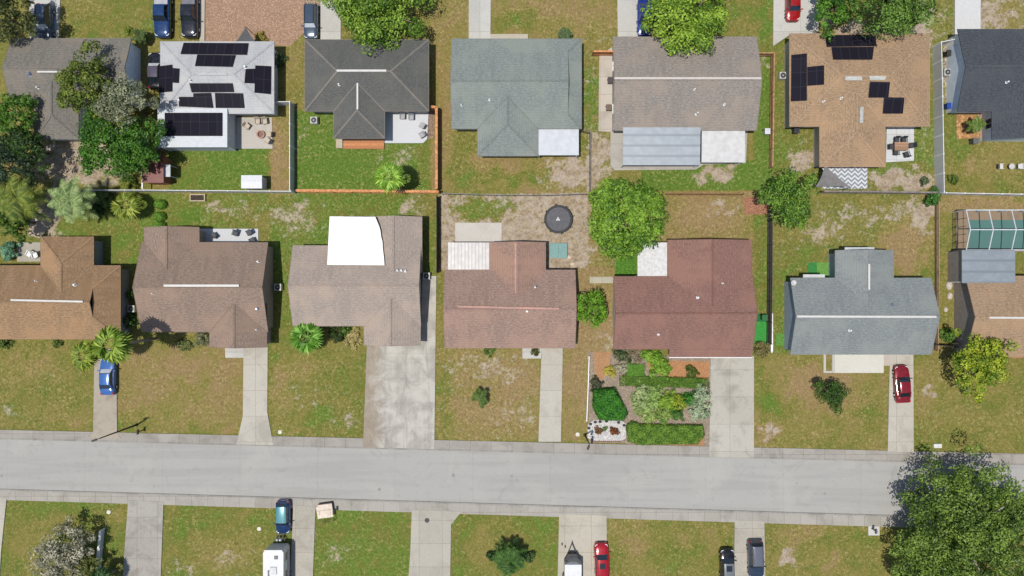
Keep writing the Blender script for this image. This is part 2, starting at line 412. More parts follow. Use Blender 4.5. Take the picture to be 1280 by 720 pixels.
def palm(label, px, py, h, r, cols, nf=22, seed=1, kind='fan', droop=.5, group=None, cat='palm', name='palm_tree', trunk=True):
    rng = np.random.default_rng(seed + 300); rn = random.Random(seed)
    top = P(px, py, h); base = Vector((top.x, top.y, 0))
    t = thing(name, label, cat, base, 0, group)
    mb = MB()
    for k in range(nf):
        a = k * 2.399 + rn.uniform(-.2, .2); el = (.95 - 1.25 * (k / nf)) + rn.uniform(-.15, .15)
        d = Vector((math.cos(a), math.sin(a), 0)); L = r * rn.uniform(.8, 1.08)
        if kind == 'fan':
            pl = L * .42; e = top + d * pl * math.cos(el * .8) + Vector((0, 0, pl * math.sin(el * .8)))
            mb.bar(top, e, .05, .02)
            side = Vector((-d.y, d.x, 0)); fl = L * .62
            for j in range(13):
                b = (j - 6) / 6 * 1.75; ln = fl * (1 - .18 * abs(b) / 1.75) * rn.uniform(.9, 1.05)
                dd = d * math.cos(b) + side * math.sin(b); nn = Vector((-dd.y, dd.x, 0)) * (.055 + .035 * r)
                dz = (math.sin(el * .8) * math.cos(b) * .6)
                p1 = e + dd * ln * .55 + Vector((0, 0, ln * (.55 * dz + .06))); p2 = e + dd * ln + Vector((0, 0, ln * (dz - droop * .55)))
                mb.mesh([e, p1 + nn, p1 - nn, p2], [[0, 1, 3], [0, 3, 2]] if rn.random() < .5 else [[0, 1, 3, 2]])
        else:
            prev = top; n = 9; pts = []
            for j in range(n + 1):
                s = j / n; pts.append(top + d * (L * (s * .96) * math.cos(el * (1 - .25 * s))) + Vector((0, 0, L * (math.sin(el) * s - droop * s * s))))
            for j in range(n):
                mb.bar(pts[j], pts[j + 1], .06 * (1 - j / n) + .02, .02)
            side = Vector((-d.y, d.x, 0))
            for j in range(2, 2 * n + 1):
                s = j / (2 * n); i = min(n - 1, int(s * n)); p = pts[i].lerp(pts[i + 1], s * n - i); ln = r * .3 * math.sin(math.pi * (.16 + .8 * s)) + .12
                for sg in (-1, 1):
                    tip = p + (side * sg * .85 + d * .55) * ln + Vector((0, 0, -ln * .45)); w = d * (.05 + .012 * r)
                    mb.mesh([p - w, p + w, tip], [[0, 1, 2]])
    ob = mb.build('fronds', leafmat(*cols, .25), t)
    me = ob.data; at = me.attributes.new('tone', 'FLOAT', 'POINT')
    at.data.foreach_set('value', rng.random(len(me.vertices)).astype(np.float32))
    if trunk:
        mb = MB(); n = 6
        for k in range(n): mb.tube((base.x, base.y, h * k / n - .03), (base.x, base.y, h * (k + 1) / n), .17 + .03 * (k % 2), .15, 9)
        mb.build('trunk', plain((.22, .19, .15, 1), .95, var=.3, scale=5), t)
    return t
# ------------------------------------------------------------------ houses
CAM = Vector((0, 0, HC))
WHITE = plain((.78, .78, .76, 1), .5, var=.06)
DARKTRIM = plain((.03, .03, .03, 1), .6)
PANE = glassy((.03, .045, .055, 1), .08)
PIPE = plain((.7, .7, .68, 1), .5)

def add_window(root, c, axis, sgn, w, h):
    """c = centre on the wall plane; axis 'x' for a wall that faces +-x"""
    u = Vector((0, 1, 0)) if axis == 'x' else Vector((1, 0, 0)); n = (Vector((1, 0, 0)) if axis == 'x' else Vector((0, 1, 0))) * sgn
    def bx(mb, a0, a1, z0, z1, d0, d1):
        p, q = c + u * a0 + n * d0, c + u * a1 + n * d1
        mb.box(min(p.x, q.x), min(p.y, q.y), c.z + z0, max(p.x, q.x), max(p.y, q.y), c.z + z1)
    mb = MB(); t = .07
    bx(mb, -w / 2, -w / 2 + t, -h / 2, h / 2, -.03, .05); bx(mb, w / 2 - t, w / 2, -h / 2, h / 2, -.03, .05)
    bx(mb, -w / 2 + t, w / 2 - t, h / 2 - t, h / 2, -.03, .05); bx(mb, -w / 2 + t, w / 2 - t, -h / 2, -h / 2 + t, -.03, .09)
    bx(mb, -.02, .02, -h / 2 + t, h / 2 - t, -.03, .04)
    f = mb.build('window', WHITE, root)
    mb = MB(); bx(mb, -w / 2 + t, w / 2 - t, -h / 2 + t, h / 2 - t, -.02, .015); mb.build('pane', PANE, f)

def add_door(root, c, axis, sgn, w, h, mat, name='door', panels=1):
    u = Vector((0, 1, 0)) if axis == 'x' else Vector((1, 0, 0)); n = (Vector((1, 0, 0)) if axis == 'x' else Vector((0, 1, 0))) * sgn
    mb = MB()
    def bx(mb, a0, a1, z0, z1, d0, d1):
        p, q = c + u * a0 + n * d0, c + u * a1 + n * d1
        mb.box(min(p.x, q.x), min(p.y, q.y), z0, max(p.x, q.x), max(p.y, q.y), z1)
    for k in range(panels): bx(mb, -w / 2, w / 2, .02 + h * k / panels, h * (k + 1) / panels, -.03, .05)
    d = mb.build(name, mat, root)
    mb = MB(); bx(mb, w * .38 - .03, w * .38 + .03, .98, 1.04, .05, .11); mb.build('handle', DARKTRIM, d)

def roof_geom(q):
    ze, pit = q.get('ze', 2.65), q.get('pitch', .32)
    x0, y0, x1, y1 = q['r']; a = P(x0, y1, ze); b = P(x1, y0, ze)
    X = [a.x, b.x]; Y = [a.y, b.y]; ax = q['axis']
    lo, hi = (X, Y) if ax == 'x' else (Y, X)          # lo: along the ridge, hi: across
    lo, hi = list(lo), list(hi); w = (hi[1] - hi[0]) / 2; c = (hi[0] + hi[1]) / 2
    e0, e1 = q['ends']
    if e0 == 'in': lo[0] -= w * q.get('ext', 1)
    if e1 == 'in': lo[1] += w * q.get('ext', 1)
    run = {'gable': 0, 'in': 0, 'hip': w, 'dutch': q.get('run', w * .62)}
    r0, r1 = run[e0], run[e1]
    pt = (lambda s, t, z: (s, t, z)) if ax == 'x' else (lambda s, t, z: (t, s, z))
    zr = ze + pit * w; A, B = lo[0] + r0, lo[1] - r1
    polys = []; gab = []
    for sd in (0, 1):
        t = hi[sd]; inn = 1 if sd == 0 else -1
        pl = [pt(lo[0], t, ze), pt(lo[1], t, ze)]
        if e1 == 'dutch': pl.append(pt(B, t + inn * r1, ze + pit * r1))
        pl += [pt(B, c, zr), pt(A, c, zr)]
        if e0 == 'dutch': pl.append(pt(A, t + inn * r0, ze + pit * r0))
        polys.append(pl)
    for e, s, S, r in ((e0, lo[0], A, r0), (e1, lo[1], B, r1)):
        if e == 'hip': polys.append([pt(s, hi[0], ze), pt(s, hi[1], ze), pt(S, c, zr)])
        if e == 'dutch':
            polys.append([pt(s, hi[0], ze), pt(s, hi[1], ze), pt(S, hi[1] - r, ze + pit * r), pt(S, hi[0] + r, ze + pit * r)])
            gab.append([pt(S, hi[0] + r, ze + pit * r), pt(S, hi[1] - r, ze + pit * r), pt(S, c, zr)])
    def up(pl):
        n = (Vector(pl[1]) - Vector(pl[0])).cross(Vector(pl[2]) - Vector(pl[0]))
        return pl if n.z > 0 else pl[::-1]
    return dict(polys=[up(p) for p in polys], gab=gab, X=(min(p[0] for l in polys for p in l), max(p[0] for l in polys for p in l)), Y=(min(p[1] for l in polys for p in l), max(p[1] for l in polys for p in l)),
                ze=ze, zr=zr, pit=pit, w=w, c=c, lo=lo, hi=hi, ax=ax, ends=(e0, e1), pt=pt)

def bar2(mb, p0, p1, w, h, up=0.0):
    mb.bar((p0[0], p0[1], p0[2] + up), (p1[0], p1[1], p1[2] + up), w, h)

class House:
    def __init__(s, label, roofs, mat, wall, trim=None, cap=None, edge=True, name='house', hipcap=True):
        s.g = [roof_geom(q) for q in roofs]
        m = s.g[0]; base = ((m['X'][0] + m['X'][1]) / 2, (m['Y'][0] + m['Y'][1]) / 2, 0)
        s.root = thing(name, label, 'house', base); s.wall = plain(wall, .9, var=.08) if isinstance(wall, tuple) else wall
        trim = trim or WHITE; vs, fs = [], []
        edgem = cap if edge is True and cap else trim
        for i, (q, g) in enumerate(zip(roofs, s.g)):
            mb = MB(); cnt = {}
            key = lambda p: tuple(round(c, 3) for c in p)
            for pl in g['polys']:
                mb.poly(pl, 0); mb.poly([(x, y, z - .15) for x, y, z in pl[::-1]], 1)
                fs.append(list(range(len(vs), len(vs) + len(pl)))); vs += pl
                for k in range(len(pl)):
                    e = frozenset((key(pl[k]), key(pl[(k + 1) % len(pl)]))); cnt.setdefault(e, []).append((pl[k], pl[(k + 1) % len(pl)]))
            edges = [v[0] for v in cnt.values() if len(v) == 1]; inner = [v[0] for v in cnt.values() if len(v) == 2]
            for p, q2 in edges: mb.poly([p, (p[0], p[1], p[2] - .15), (q2[0], q2[1], q2[2] - .15), q2], 1)
            rf = mb.build('roof' if i == 0 else 'wing_roof', [q.get('mat', mat), trim], s.root)
            if edge:
                eb = MB()
                for p, q2 in edges: bar2(eb, p, q2, .06, .12, .012)
                eb.build('drip_edge', edgem, rf)
            if inner:
                cb = MB()
                for p, q2 in inner:
                    lvl = abs(p[2] - q2[2]) < .01
                    if lvl or hipcap: bar2(cb, p, q2, .24, .05, .035)
                if cb.v: cb.build('ridge_cap', cap or mat, rf)
            ve = [k for k in (0, 1) if g['ends'][k] == 'in']
            for k in ve:
                vb = MB(); e_ = g['lo'][k] + (g['w'] * q.get('ext', 1) if k == 0 else -g['w'] * q.get('ext', 1))
                for t_ in g['hi']: bar2(vb, g['pt'](e_, t_, g['ze']), g['pt'](g['lo'][k], g['c'], g['zr']), .14, .05, .03)
                vb.build('valley', q.get('valley', cap or mat), rf)
            for gg in g['gab']:
                gm = MB(); gm.poly(gg); gm.poly(gg[::-1]); gm.build('gable_vent', q.get('gablet', DARKTRIM), rf)
            # walls
            o = .42; e0, e1 = g['ends']; l0, l1 = g['lo']; h0, h1 = g['hi']; pt = g['pt']
            a0 = l0 + (0.02 if e0 == 'in' else (.3 if e0 == 'gable' else o)); a1 = l1 - (0.02 if e1 == 'in' else (.3 if e1 == 'gable' else o))
            b0, b1 = h0 + o, h1 - o; zt = g['ze'] - .17 + o * g['pit']; zp = g['zr'] - .17
            hp0, hp1 = e0 in ('gable',), e1 in ('gable',)
            wm = MB(); v = [pt(a0, b0, -.05), pt(a0, b1, -.05), pt(a1, b1, -.05), pt(a1, b0, -.05), pt(a0, b0, zt), pt(a0, b1, zt), pt(a1, b1, zt), pt(a1, b0, zt), pt(a0, g['c'], zp), pt(a1, g['c'], zp)]
            f = [[0, 4, 7, 3], [1, 2, 6, 5]] + ([[0, 1, 5, 8, 4]] if hp0 else [[0, 1, 5, 4]]) + ([[2, 3, 7, 9, 6]] if hp1 else [[2, 3, 7, 6]])
            if g['ax'] == 'y': f = [x[::-1] for x in f]
            wm.mesh(v, f).build('wall', s.wall, s.root)
            g['wl'] = (a0, a1, b0, b1)
        s.bvh = BVHTree.FromPolygons(vs, fs)
    def faces(s, i):
        g = s.g[i]; a0, a1, b0, b1 = g['wl']
        d = {'S': (b0, a0, a1), 'N': (b1, a0, a1), 'W': (a0, b0, b1), 'E': (a1, b0, b1)} if g['ax'] == 'x' else {'S': (a0, b0, b1), 'N': (a1, b0, b1), 'W': (b0, a0, a1), 'E': (b1, a0, a1)}
        return d
    def openings(s, i, sides, doors=()):
        f = s.faces(i)
        for k in sides:
            c, u0, u1 = f[k]; L = u1 - u0; n = max(1, min(3, int(L / 3.6)))
            for j in range(n):
                u = u0 + L * (j + .5) / n; ax = 'y' if k in 'SN' else 'x'
                if any(dk == k and abs(u - du) < dw / 2 + .8 for dk, du, dw in doors): continue
                add_window(s.root, Vector((u, c, 1.5)) if ax == 'y' else Vector((c, u, 1.5)), ax, 1 if k in 'NE' else -1, 1.3, 1.15)
        return s
    def door(s, i, k, px, w=.95, h=2.05, mat=None, name='door', py=None, panels=1):
        c, u0, u1 = s.faces(i)[k]; u = (px - 640) / 10 if k in 'SN' else (360 - px) / 10; ax = 'y' if k in 'SN' else 'x'
        u = min(max(u, u0 + w / 2 + .1), u1 - w / 2 - .1)
        add_door(s.root, Vector((u, c, 0)) if ax == 'y' else Vector((c, u, 0)), ax, 1 if k in 'NE' else -1, w, h, mat or WHITE, name, panels)
        return s
    def hit(s, px, py, lift=0.0):
        d = (P(px, py) - CAM).normalized(); loc, nor, _, _ = s.bvh.ray_cast(CAM, d)
        if loc is None: return P(px, py, 3.5 + lift), Vector((0, 0, 1))
        if nor.z < 0: nor = -nor
        return loc + nor * lift, nor
    def vent(s, px, py, r=.14, h=.35, mat=None, name='roof_vent'):
        p, n = s.hit(px, py); mb = MB()
        mb.tube(p - Vector((0, 0, .1)), p + Vector((0, 0, h)), r * .6, r * .6, 10); mb.tube(p + Vector((0, 0, h * .8)), p + Vector((0, 0, h + .06)), r * .8, r * .6, 10)
        mb.tube(p - n * .01, p + n * .02, r * 1.15, r * 1.1, 10)
        mb.build(name, mat or PIPE, s.root); return s
    def patch(s, px, name, mat, lift=.03, th=.04, label=None):
        """a panel that lies on the roof, corners given in the photo, with real thickness"""
        top = []; nr = None
        cx = sum(p[0] for p in px) / len(px); cy = sum(p[1] for p in px) / len(px)
        _, n0 = s.hit(cx, cy); p0, _ = s.hit(cx, cy)
        for x, y in px:                              # onto the plane under the panel's centre
            d = (P(x, y) - CAM); tt = (p0 - CAM).dot(n0) / d.dot(n0); top.append(CAM + d * tt + n0 * (lift + th))
        a = (top[1] - top[0]).cross(top[2] - top[0])
        if a.z < 0: top = top[::-1]
        bot = [p - n0 * th for p in top]; mb = MB(); n = len(top)
        u = (top[1] - top[0]).normalized(); v = n0.cross(u)
        mb.poly(top, 0, [((p - top[0]).dot(u), (p - top[0]).dot(v)) for p in top])
        for i in range(n): mb.poly([top[i], bot[i], bot[(i + 1) % n], top[(i + 1) % n]], 1)
        ob = mb.build(name, [mat, DARKTRIM if name == 'solar_array' else mat], s.root)
        if label: ob['label'] = label
        return s
    def cap(s, x0, y0, x1, y1, mat, w=.3, name='ridge_vent'):
        """light vent strip along a ridge"""
        a, _ = s.hit(x0, y0); b, _ = s.hit(x1, y1); g = max(a.z, b.z)
        gz = min((q['zr'] for q in s.g), key=lambda z: abs(z - g)); a = P(x0, y0, gz); b = P(x1, y1, gz)
        mb = MB(); bar2(mb, a, b, w, .1, .1); mb.build(name, mat, s.root); return s
    def cover(s, x0, y0, x1, y1, z, mat, name='patio_roof', slope=0.0, posts=True, th=.12, wallpart=None):
        """flat roof over a patio, corners in the photo"""
        a, b = P(x0, y1, z), P(x1, y0, z); mb = MB()
        zt = [z, z, z + slope, z + slope]
        xy = [(a.x, a.y), (b.x, a.y), (b.x, b.y), (a.x, b.y)]
        v = [(x, y, k) for (x, y), k in zip(xy, zt)]; v = v + [(x, y, k - th) for x, y, k in v]
        mb.mesh(v, [[0, 1, 2, 3], [7, 6, 5, 4], [0, 4, 5, 1], [1, 5, 6, 2], [2, 6, 7, 3], [3, 7, 4, 0]])
        r = mb.build(name, mat, s.root)
        if posts:
            for px, py in ((a.x + .15, a.y + .15), (b.x - .15, a.y + .15)) if posts is True else posts:
                pm = MB(); pm.box(px - .06, py - .06, -.03, px + .06, py + .06, z - th + .01); pm.build('post', WHITE, s.root)
        if wallpart:
            wm = MB(); wm.box(a.x + .15, a.y + .15, -.05, b.x - .15, b.y - .1, z - th + .01); wm.build('wall', s.wall, s.root)
        return r

# ------------------------------------------------------------------ cars
TYRE = plain((.012, .012, .012, 1), .85); RIM = plain((.45, .45, .46, 1), .3, .8)
BLACKPL = plain((.015, .015, .016, 1), .5); LAMP = plain((.75, .77, .8, 1), .12); RED = plain((.35, .01, .01, 1), .2)
CHROME = plain((.6, .6, .62, 1), .15, .9)
STY = {
 'sedan': dict(L=4.65, W=1.8, hood=.86, belt=.93, deck=1.0, roof=1.44, g=(.98, .28, -.95, -1.62)),
 'hatch': dict(L=4.1, W=1.74, hood=.92, belt=.96, deck=1.0, roof=1.5, g=(1.0, .42, -1.45, -1.88)),
 'suv': dict(L=4.7, W=1.86, hood=1.02, belt=1.08, deck=1.12, roof=1.7, g=(1.02, .42, -1.85, -2.2)),
 'pickup': dict(L=5.7, W=1.95, hood=1.1, belt=1.16, deck=1.1, roof=1.85, g=(1.05, .5, -.75, -1.0)),
}
def car(label, px, py, rz, style, col, glass=None, roofcol=None, bedcol=None, cat='car', name='parked_car', scale=1.0, sunroof=False, rack=False, windshade=False):
    q = STY[style]; L, W = q['L'], q['W']; h = L / 2; w = W / 2
    root = thing(name, label, cat, (0, 0, 0)); pm = paint(col); rm = paint(roofcol) if roofcol else pm; gm = glass or glassy()
    hd, bl, dk = q['hood'], q['belt'], q['deck']; g0, g1, g2, g3 = q['g']
    st = [(h, .66, hd * .56, hd * .62), (h - .06, .84, hd * .72, hd * .78), (h - .28, .95, hd * .82, hd * .9), (h - .75, .99, hd * .88, hd * .97), (g0 + .02, 1, bl * .93, hd + .05), (.1, 1, bl * .95, bl), (g2, 1, bl * .96, bl + .02)]
    if style == 'pickup': st += [(-1.02, 1, bl * .96, bl), (-h + .15, .99, bl * .94, dk), (-h + .05, .96, bl * .9, dk - .02), (-h, .93, bl * .8, dk - .12)]
    elif style == 'sedan': st += [(g3, .99, bl * .95, dk), (-h + .3, .95, bl * .9, dk - .01), (-h + .08, .86, bl * .78, dk - .12), (-h, .7, bl * .6, dk * .62)]
    else: st += [(g3, .97, bl * .95, dk), (-h + .12, .93, bl * .88, dk - .08), (-h + .03, .87, bl * .75, dk * .75), (-h, .74, bl * .55, dk * .58)]
    ring = lambda y, k, zs, zt: [(-w * k * .88, y, .24), (-w * k, y, .42), (-w * k, y, zs - .12), (-w * k * .96, y, zs), (-w * k * .82, y, zt), (-w * k * .4, y, zt + .025), (0, y, zt + .03), (w * k * .4, y, zt + .025), (w * k * .82, y, zt), (w * k * .96, y, zs), (w * k, y, zs - .12), (w * k, y, .42), (w * k * .88, y, .24)]
    mb = MB(); n = 13; v = [p for s in st for p in ring(*s)]; f = []
    for i in range(len(st) - 1):
        for j in range(n): f.append([i * n + j, i * n + (j + 1) % n, (i + 1) * n + (j + 1) % n, (i + 1) * n + j])
    f += [list(range(n))[::-1], list(range((len(st) - 1) * n, len(st) * n))]
    body = mb.mesh(v, f).build('body', pm, root, True)
    try: body.data.set_sharp_from_angle(angle=R(38))
    except Exception: pass
    # greenhouse
    zr = q['roof']; bw, rw = w * .87, w * .68; zb = bl - .02
    G = [(-bw, g0, hd + .0), (bw, g0, hd + .0), (rw, g1, zr - .05), (-rw, g1, zr - .05), (-rw * .97, g2, zr - .06), (rw * .97, g2, zr - .06), (bw * .95, g3, dk - .02), (-bw * .95, g3, dk - .02)]
    gl = MB(); gl.mesh(G, [[0, 1, 2, 3], [4, 5, 6, 7], [3, 2, 5, 4], [1, 6, 5, 2], [0, 3, 4, 7]]); gl.build('cabin_glass', gm, root)
    rf = MB(); ny = 7; V = []
    for i in range(ny):
        s = i / (ny - 1); y = g1 + .06 + (g2 - g1 - .12) * s; crown = .05 * math.sin(math.pi * (.12 + .76 * s)); ww = rw * (1.03 - .03 * s)
        for x, z in ((-1.02, -.035), (-.9, .0), (-.45, .025), (0, .032), (.45, .025), (.9, 0), (1.02, -.035)): V.append((x * ww, y, zr - .035 + z + crown))
    rf.mesh(V, [[i * 7 + j, i * 7 + j + 1, (i + 1) * 7 + j + 1, (i + 1) * 7 + j] for i in range(ny - 1) for j in range(6)])
    rp = rf.build('roof_panel', rm, root, True)
    if sunroof:
        sr = MB(); sr.box(-rw * .6, (g1 + g2) / 2 + .05, zr - .0, rw * .6, (g1 + g2) / 2 + .75, zr + .055); sr.build('sunroof', glassy(), rp)
    if rack:
        for sx in (-1, 1):
            rk = MB(); rk.bar((sx * rw * .93, g1 - .1, zr + .1), (sx * rw * .93, g2 + .1, zr + .1), .05, .05); rk.build('roof_rail', BLACKPL, rp)
    for sx in (-1, 1):
        pl = MB(); pl.tube((sx * bw * .99, g0 - .02, hd + .01), (sx * rw * 1.01, g1 + .03, zr - .04), .045, .04, 6); pl.tube((sx * rw, g2 + .02, zr - .05), (sx * bw * .95, g3 + .02, dk), .07, .09, 6)
        ym = (g1 + g2) / 2; pl.tube((sx * rw * 1.0, ym, zr - .05), (sx * bw * .985, ym, zb + .03), .035, .04, 6); pl.build('pillar', pm, root)
        m = MB(); m.prism([(sx * w * .93, g0 - .32), (sx * (w + .2), g0 - .38), (sx * (w + .2), g0 - .25), (sx * w * .93, g0 - .2)], bl - .02, bl + .13); m.build('mirror', pm, root)
        hl = MB(); hl.prism([(sx * w * .5, h - .13), (sx * w * .8, h - .19), (sx * w * .93, h - .42), (sx * w * .7, h - .36)], hd * .66, hd * .885); hl.build('headlight', LAMP, root)
        tl = MB(); tl.prism([(sx * w * .6, -h + .01), (sx * w * .86, -h + .05), (sx * w * .93, -h + .26), (sx * w * .7, -h + .24)], dk * .66, dk * .93); tl.build('tail_light', RED, root)
        for y in (h * .62, -h * .6):
            r = .34 if style in ('suv', 'pickup') else .31
            wm = MB(); wm.tube((sx * (w - .2), y, r), (sx * (w + .015), y, r), r, r * .97, 18)
            wh = wm.build('wheel', TYRE, root); rmb = MB(); rmb.tube((sx * (w - .02), y, r), (sx * (w + .03), y, r), r * .62, r * .55, 14); rmb.build('rim', RIM, wh)
    gr = MB(); gr.prism([(-w * .5, h - .1), (-w * .5, h + .03), (w * .5, h + .03), (w * .5, h - .1)], .42, hd * .66); gr.build('grille', BLACKPL, root)
    bp = MB(); bp.prism([(-w * .8, -h + .12), (-w * .75, -h - .06), (w * .75, -h - .06), (w * .8, -h + .12)], .32, .56); bp.build('bumper', CHROME if style == 'pickup' else pm, root)
    if windshade:
        ws = MB(); k0, k1 = .15, .85
        a = [Vector(G[0]).lerp(Vector(G[3]), k0), Vector(G[1]).lerp(Vector(G[2]), k0), Vector(G[1]).lerp(Vector(G[2]), k1), Vector(G[0]).lerp(Vector(G[3]), k1)]
        c = sum(a, Vector()) / 4; a = [c + (p - c) * .93 + Vector((0, .012, .016)) for p in a]; ws.poly(a); ws.build('sun_shade', plain((.6, .63, .66, 1), .3, .3), root)
    if style == 'pickup':
        bd = MB(); bd.box(-w * .84, -h + .12, .7, w * .84, g3 - .1, bl + .06); bd.build('bed_cover', bedcol or plain((.05, .05, .055, 1), .8), root)
    if scale != 1: root.scale = (scale,) * 3
    p = P(px, py, q['roof'] * .55); root.location = (p.x, p.y, .0); root.rotation_euler = (0, 0, rz)
    return root

# ------------------------------------------------------------------ fences
def fence(label, pts, h, style='wood', col=None, name='fence', th=.05, z0=0.0, step=2.4, top=True, capw=None, cat='fence'):
    """pts: photo positions of the top edge (top=True) or of the foot"""
    w = [P(x, y, h if top else 0) for x, y in pts]; w = [Vector((p.x, p.y, 0)) for p in w]
    c = w[len(w) // 2]; root = thing(name, label, cat, c)
    col = col or (.3, .19, .1, 1)
    if style == 'vinyl': m = plain((.5, .5, .5, 1), .5, var=.06); pm = plain((.74, .74, .74, 1), .4, var=.05)
    elif style == 'chain': m = plain((.12, .12, .12, 1), .5, .6); pm = m
    else: m = planks(col, .14, 0 if abs(w[-1].x - w[0].x) > abs(w[-1].y - w[0].y) else 1); pm = plain(sc(col, .8), .9, var=.2)
    pm2 = plain(sc(col, 1.15), .9, var=.3, scale=3) if style == 'wood' else pm
    for i in range(len(w) - 1):
        a, b = w[i], w[i + 1]; L = (b - a).length; n = max(1, round(L / step)); up = Vector((0, 0, h))
        mb = MB()
        if style == 'chain':
            k = max(2, int(L / .35))
            for j in range(-int(h / .35) - 1, k + 1):
                for d in (0, 1):
                    u0, u1 = j * L / k, j * L / k + h
                    z0_, z1_ = (0, h) if d == 0 else (h, 0)
                    s0, s1 = max(0, u0), min(L, u1)
                    if s1 - s0 < .05: continue
                    f = lambda s: z0_ + (z1_ - z0_) * (s - u0) / h
                    dd = (b - a) / L; mb.tube(a + dd * s0 + Vector((0, 0, f(s0))), a + dd * s1 + Vector((0, 0, f(s1))), .008, .008, 3)
        else: mb.bar(a + up * .98, b + up * .98, th, h - .04)
        mb.build('mesh_panel' if style == 'chain' else 'panel', m, root)
        mb = MB(); mb.bar(a + up * 1.0, b + up * 1.0, capw or .06, .07); mb.build('top_rail', pm2, root)
        if style == 'wood':
            mb = MB()
            for zz in (.45, h * .75): mb.bar(a + Vector((0, 0, zz)), b + Vector((0, 0, zz)), th + .1, .09)
            mb.build('rail', pm, root)
        for j in range(n + (1 if i == len(w) - 2 else 0)):
            p = a.lerp(b, j / n); mb = MB(); r = .07 if style != 'chain' else .035
            mb.box(p.x - r, p.y - r, -.05, p.x + r, p.y + r, h + .03)
            if style == 'vinyl': mb.mesh([(p.x - .08, p.y - .08, h + .03), (p.x + .08, p.y - .08, h + .03), (p.x + .08, p.y + .08, h + .03), (p.x - .08, p.y + .08, h + .03), (p.x, p.y, h + .1)], [[0, 1, 4], [1, 2, 4], [2, 3, 4], [3, 0, 4]])
            mb.build('post', pm, root)
    return root
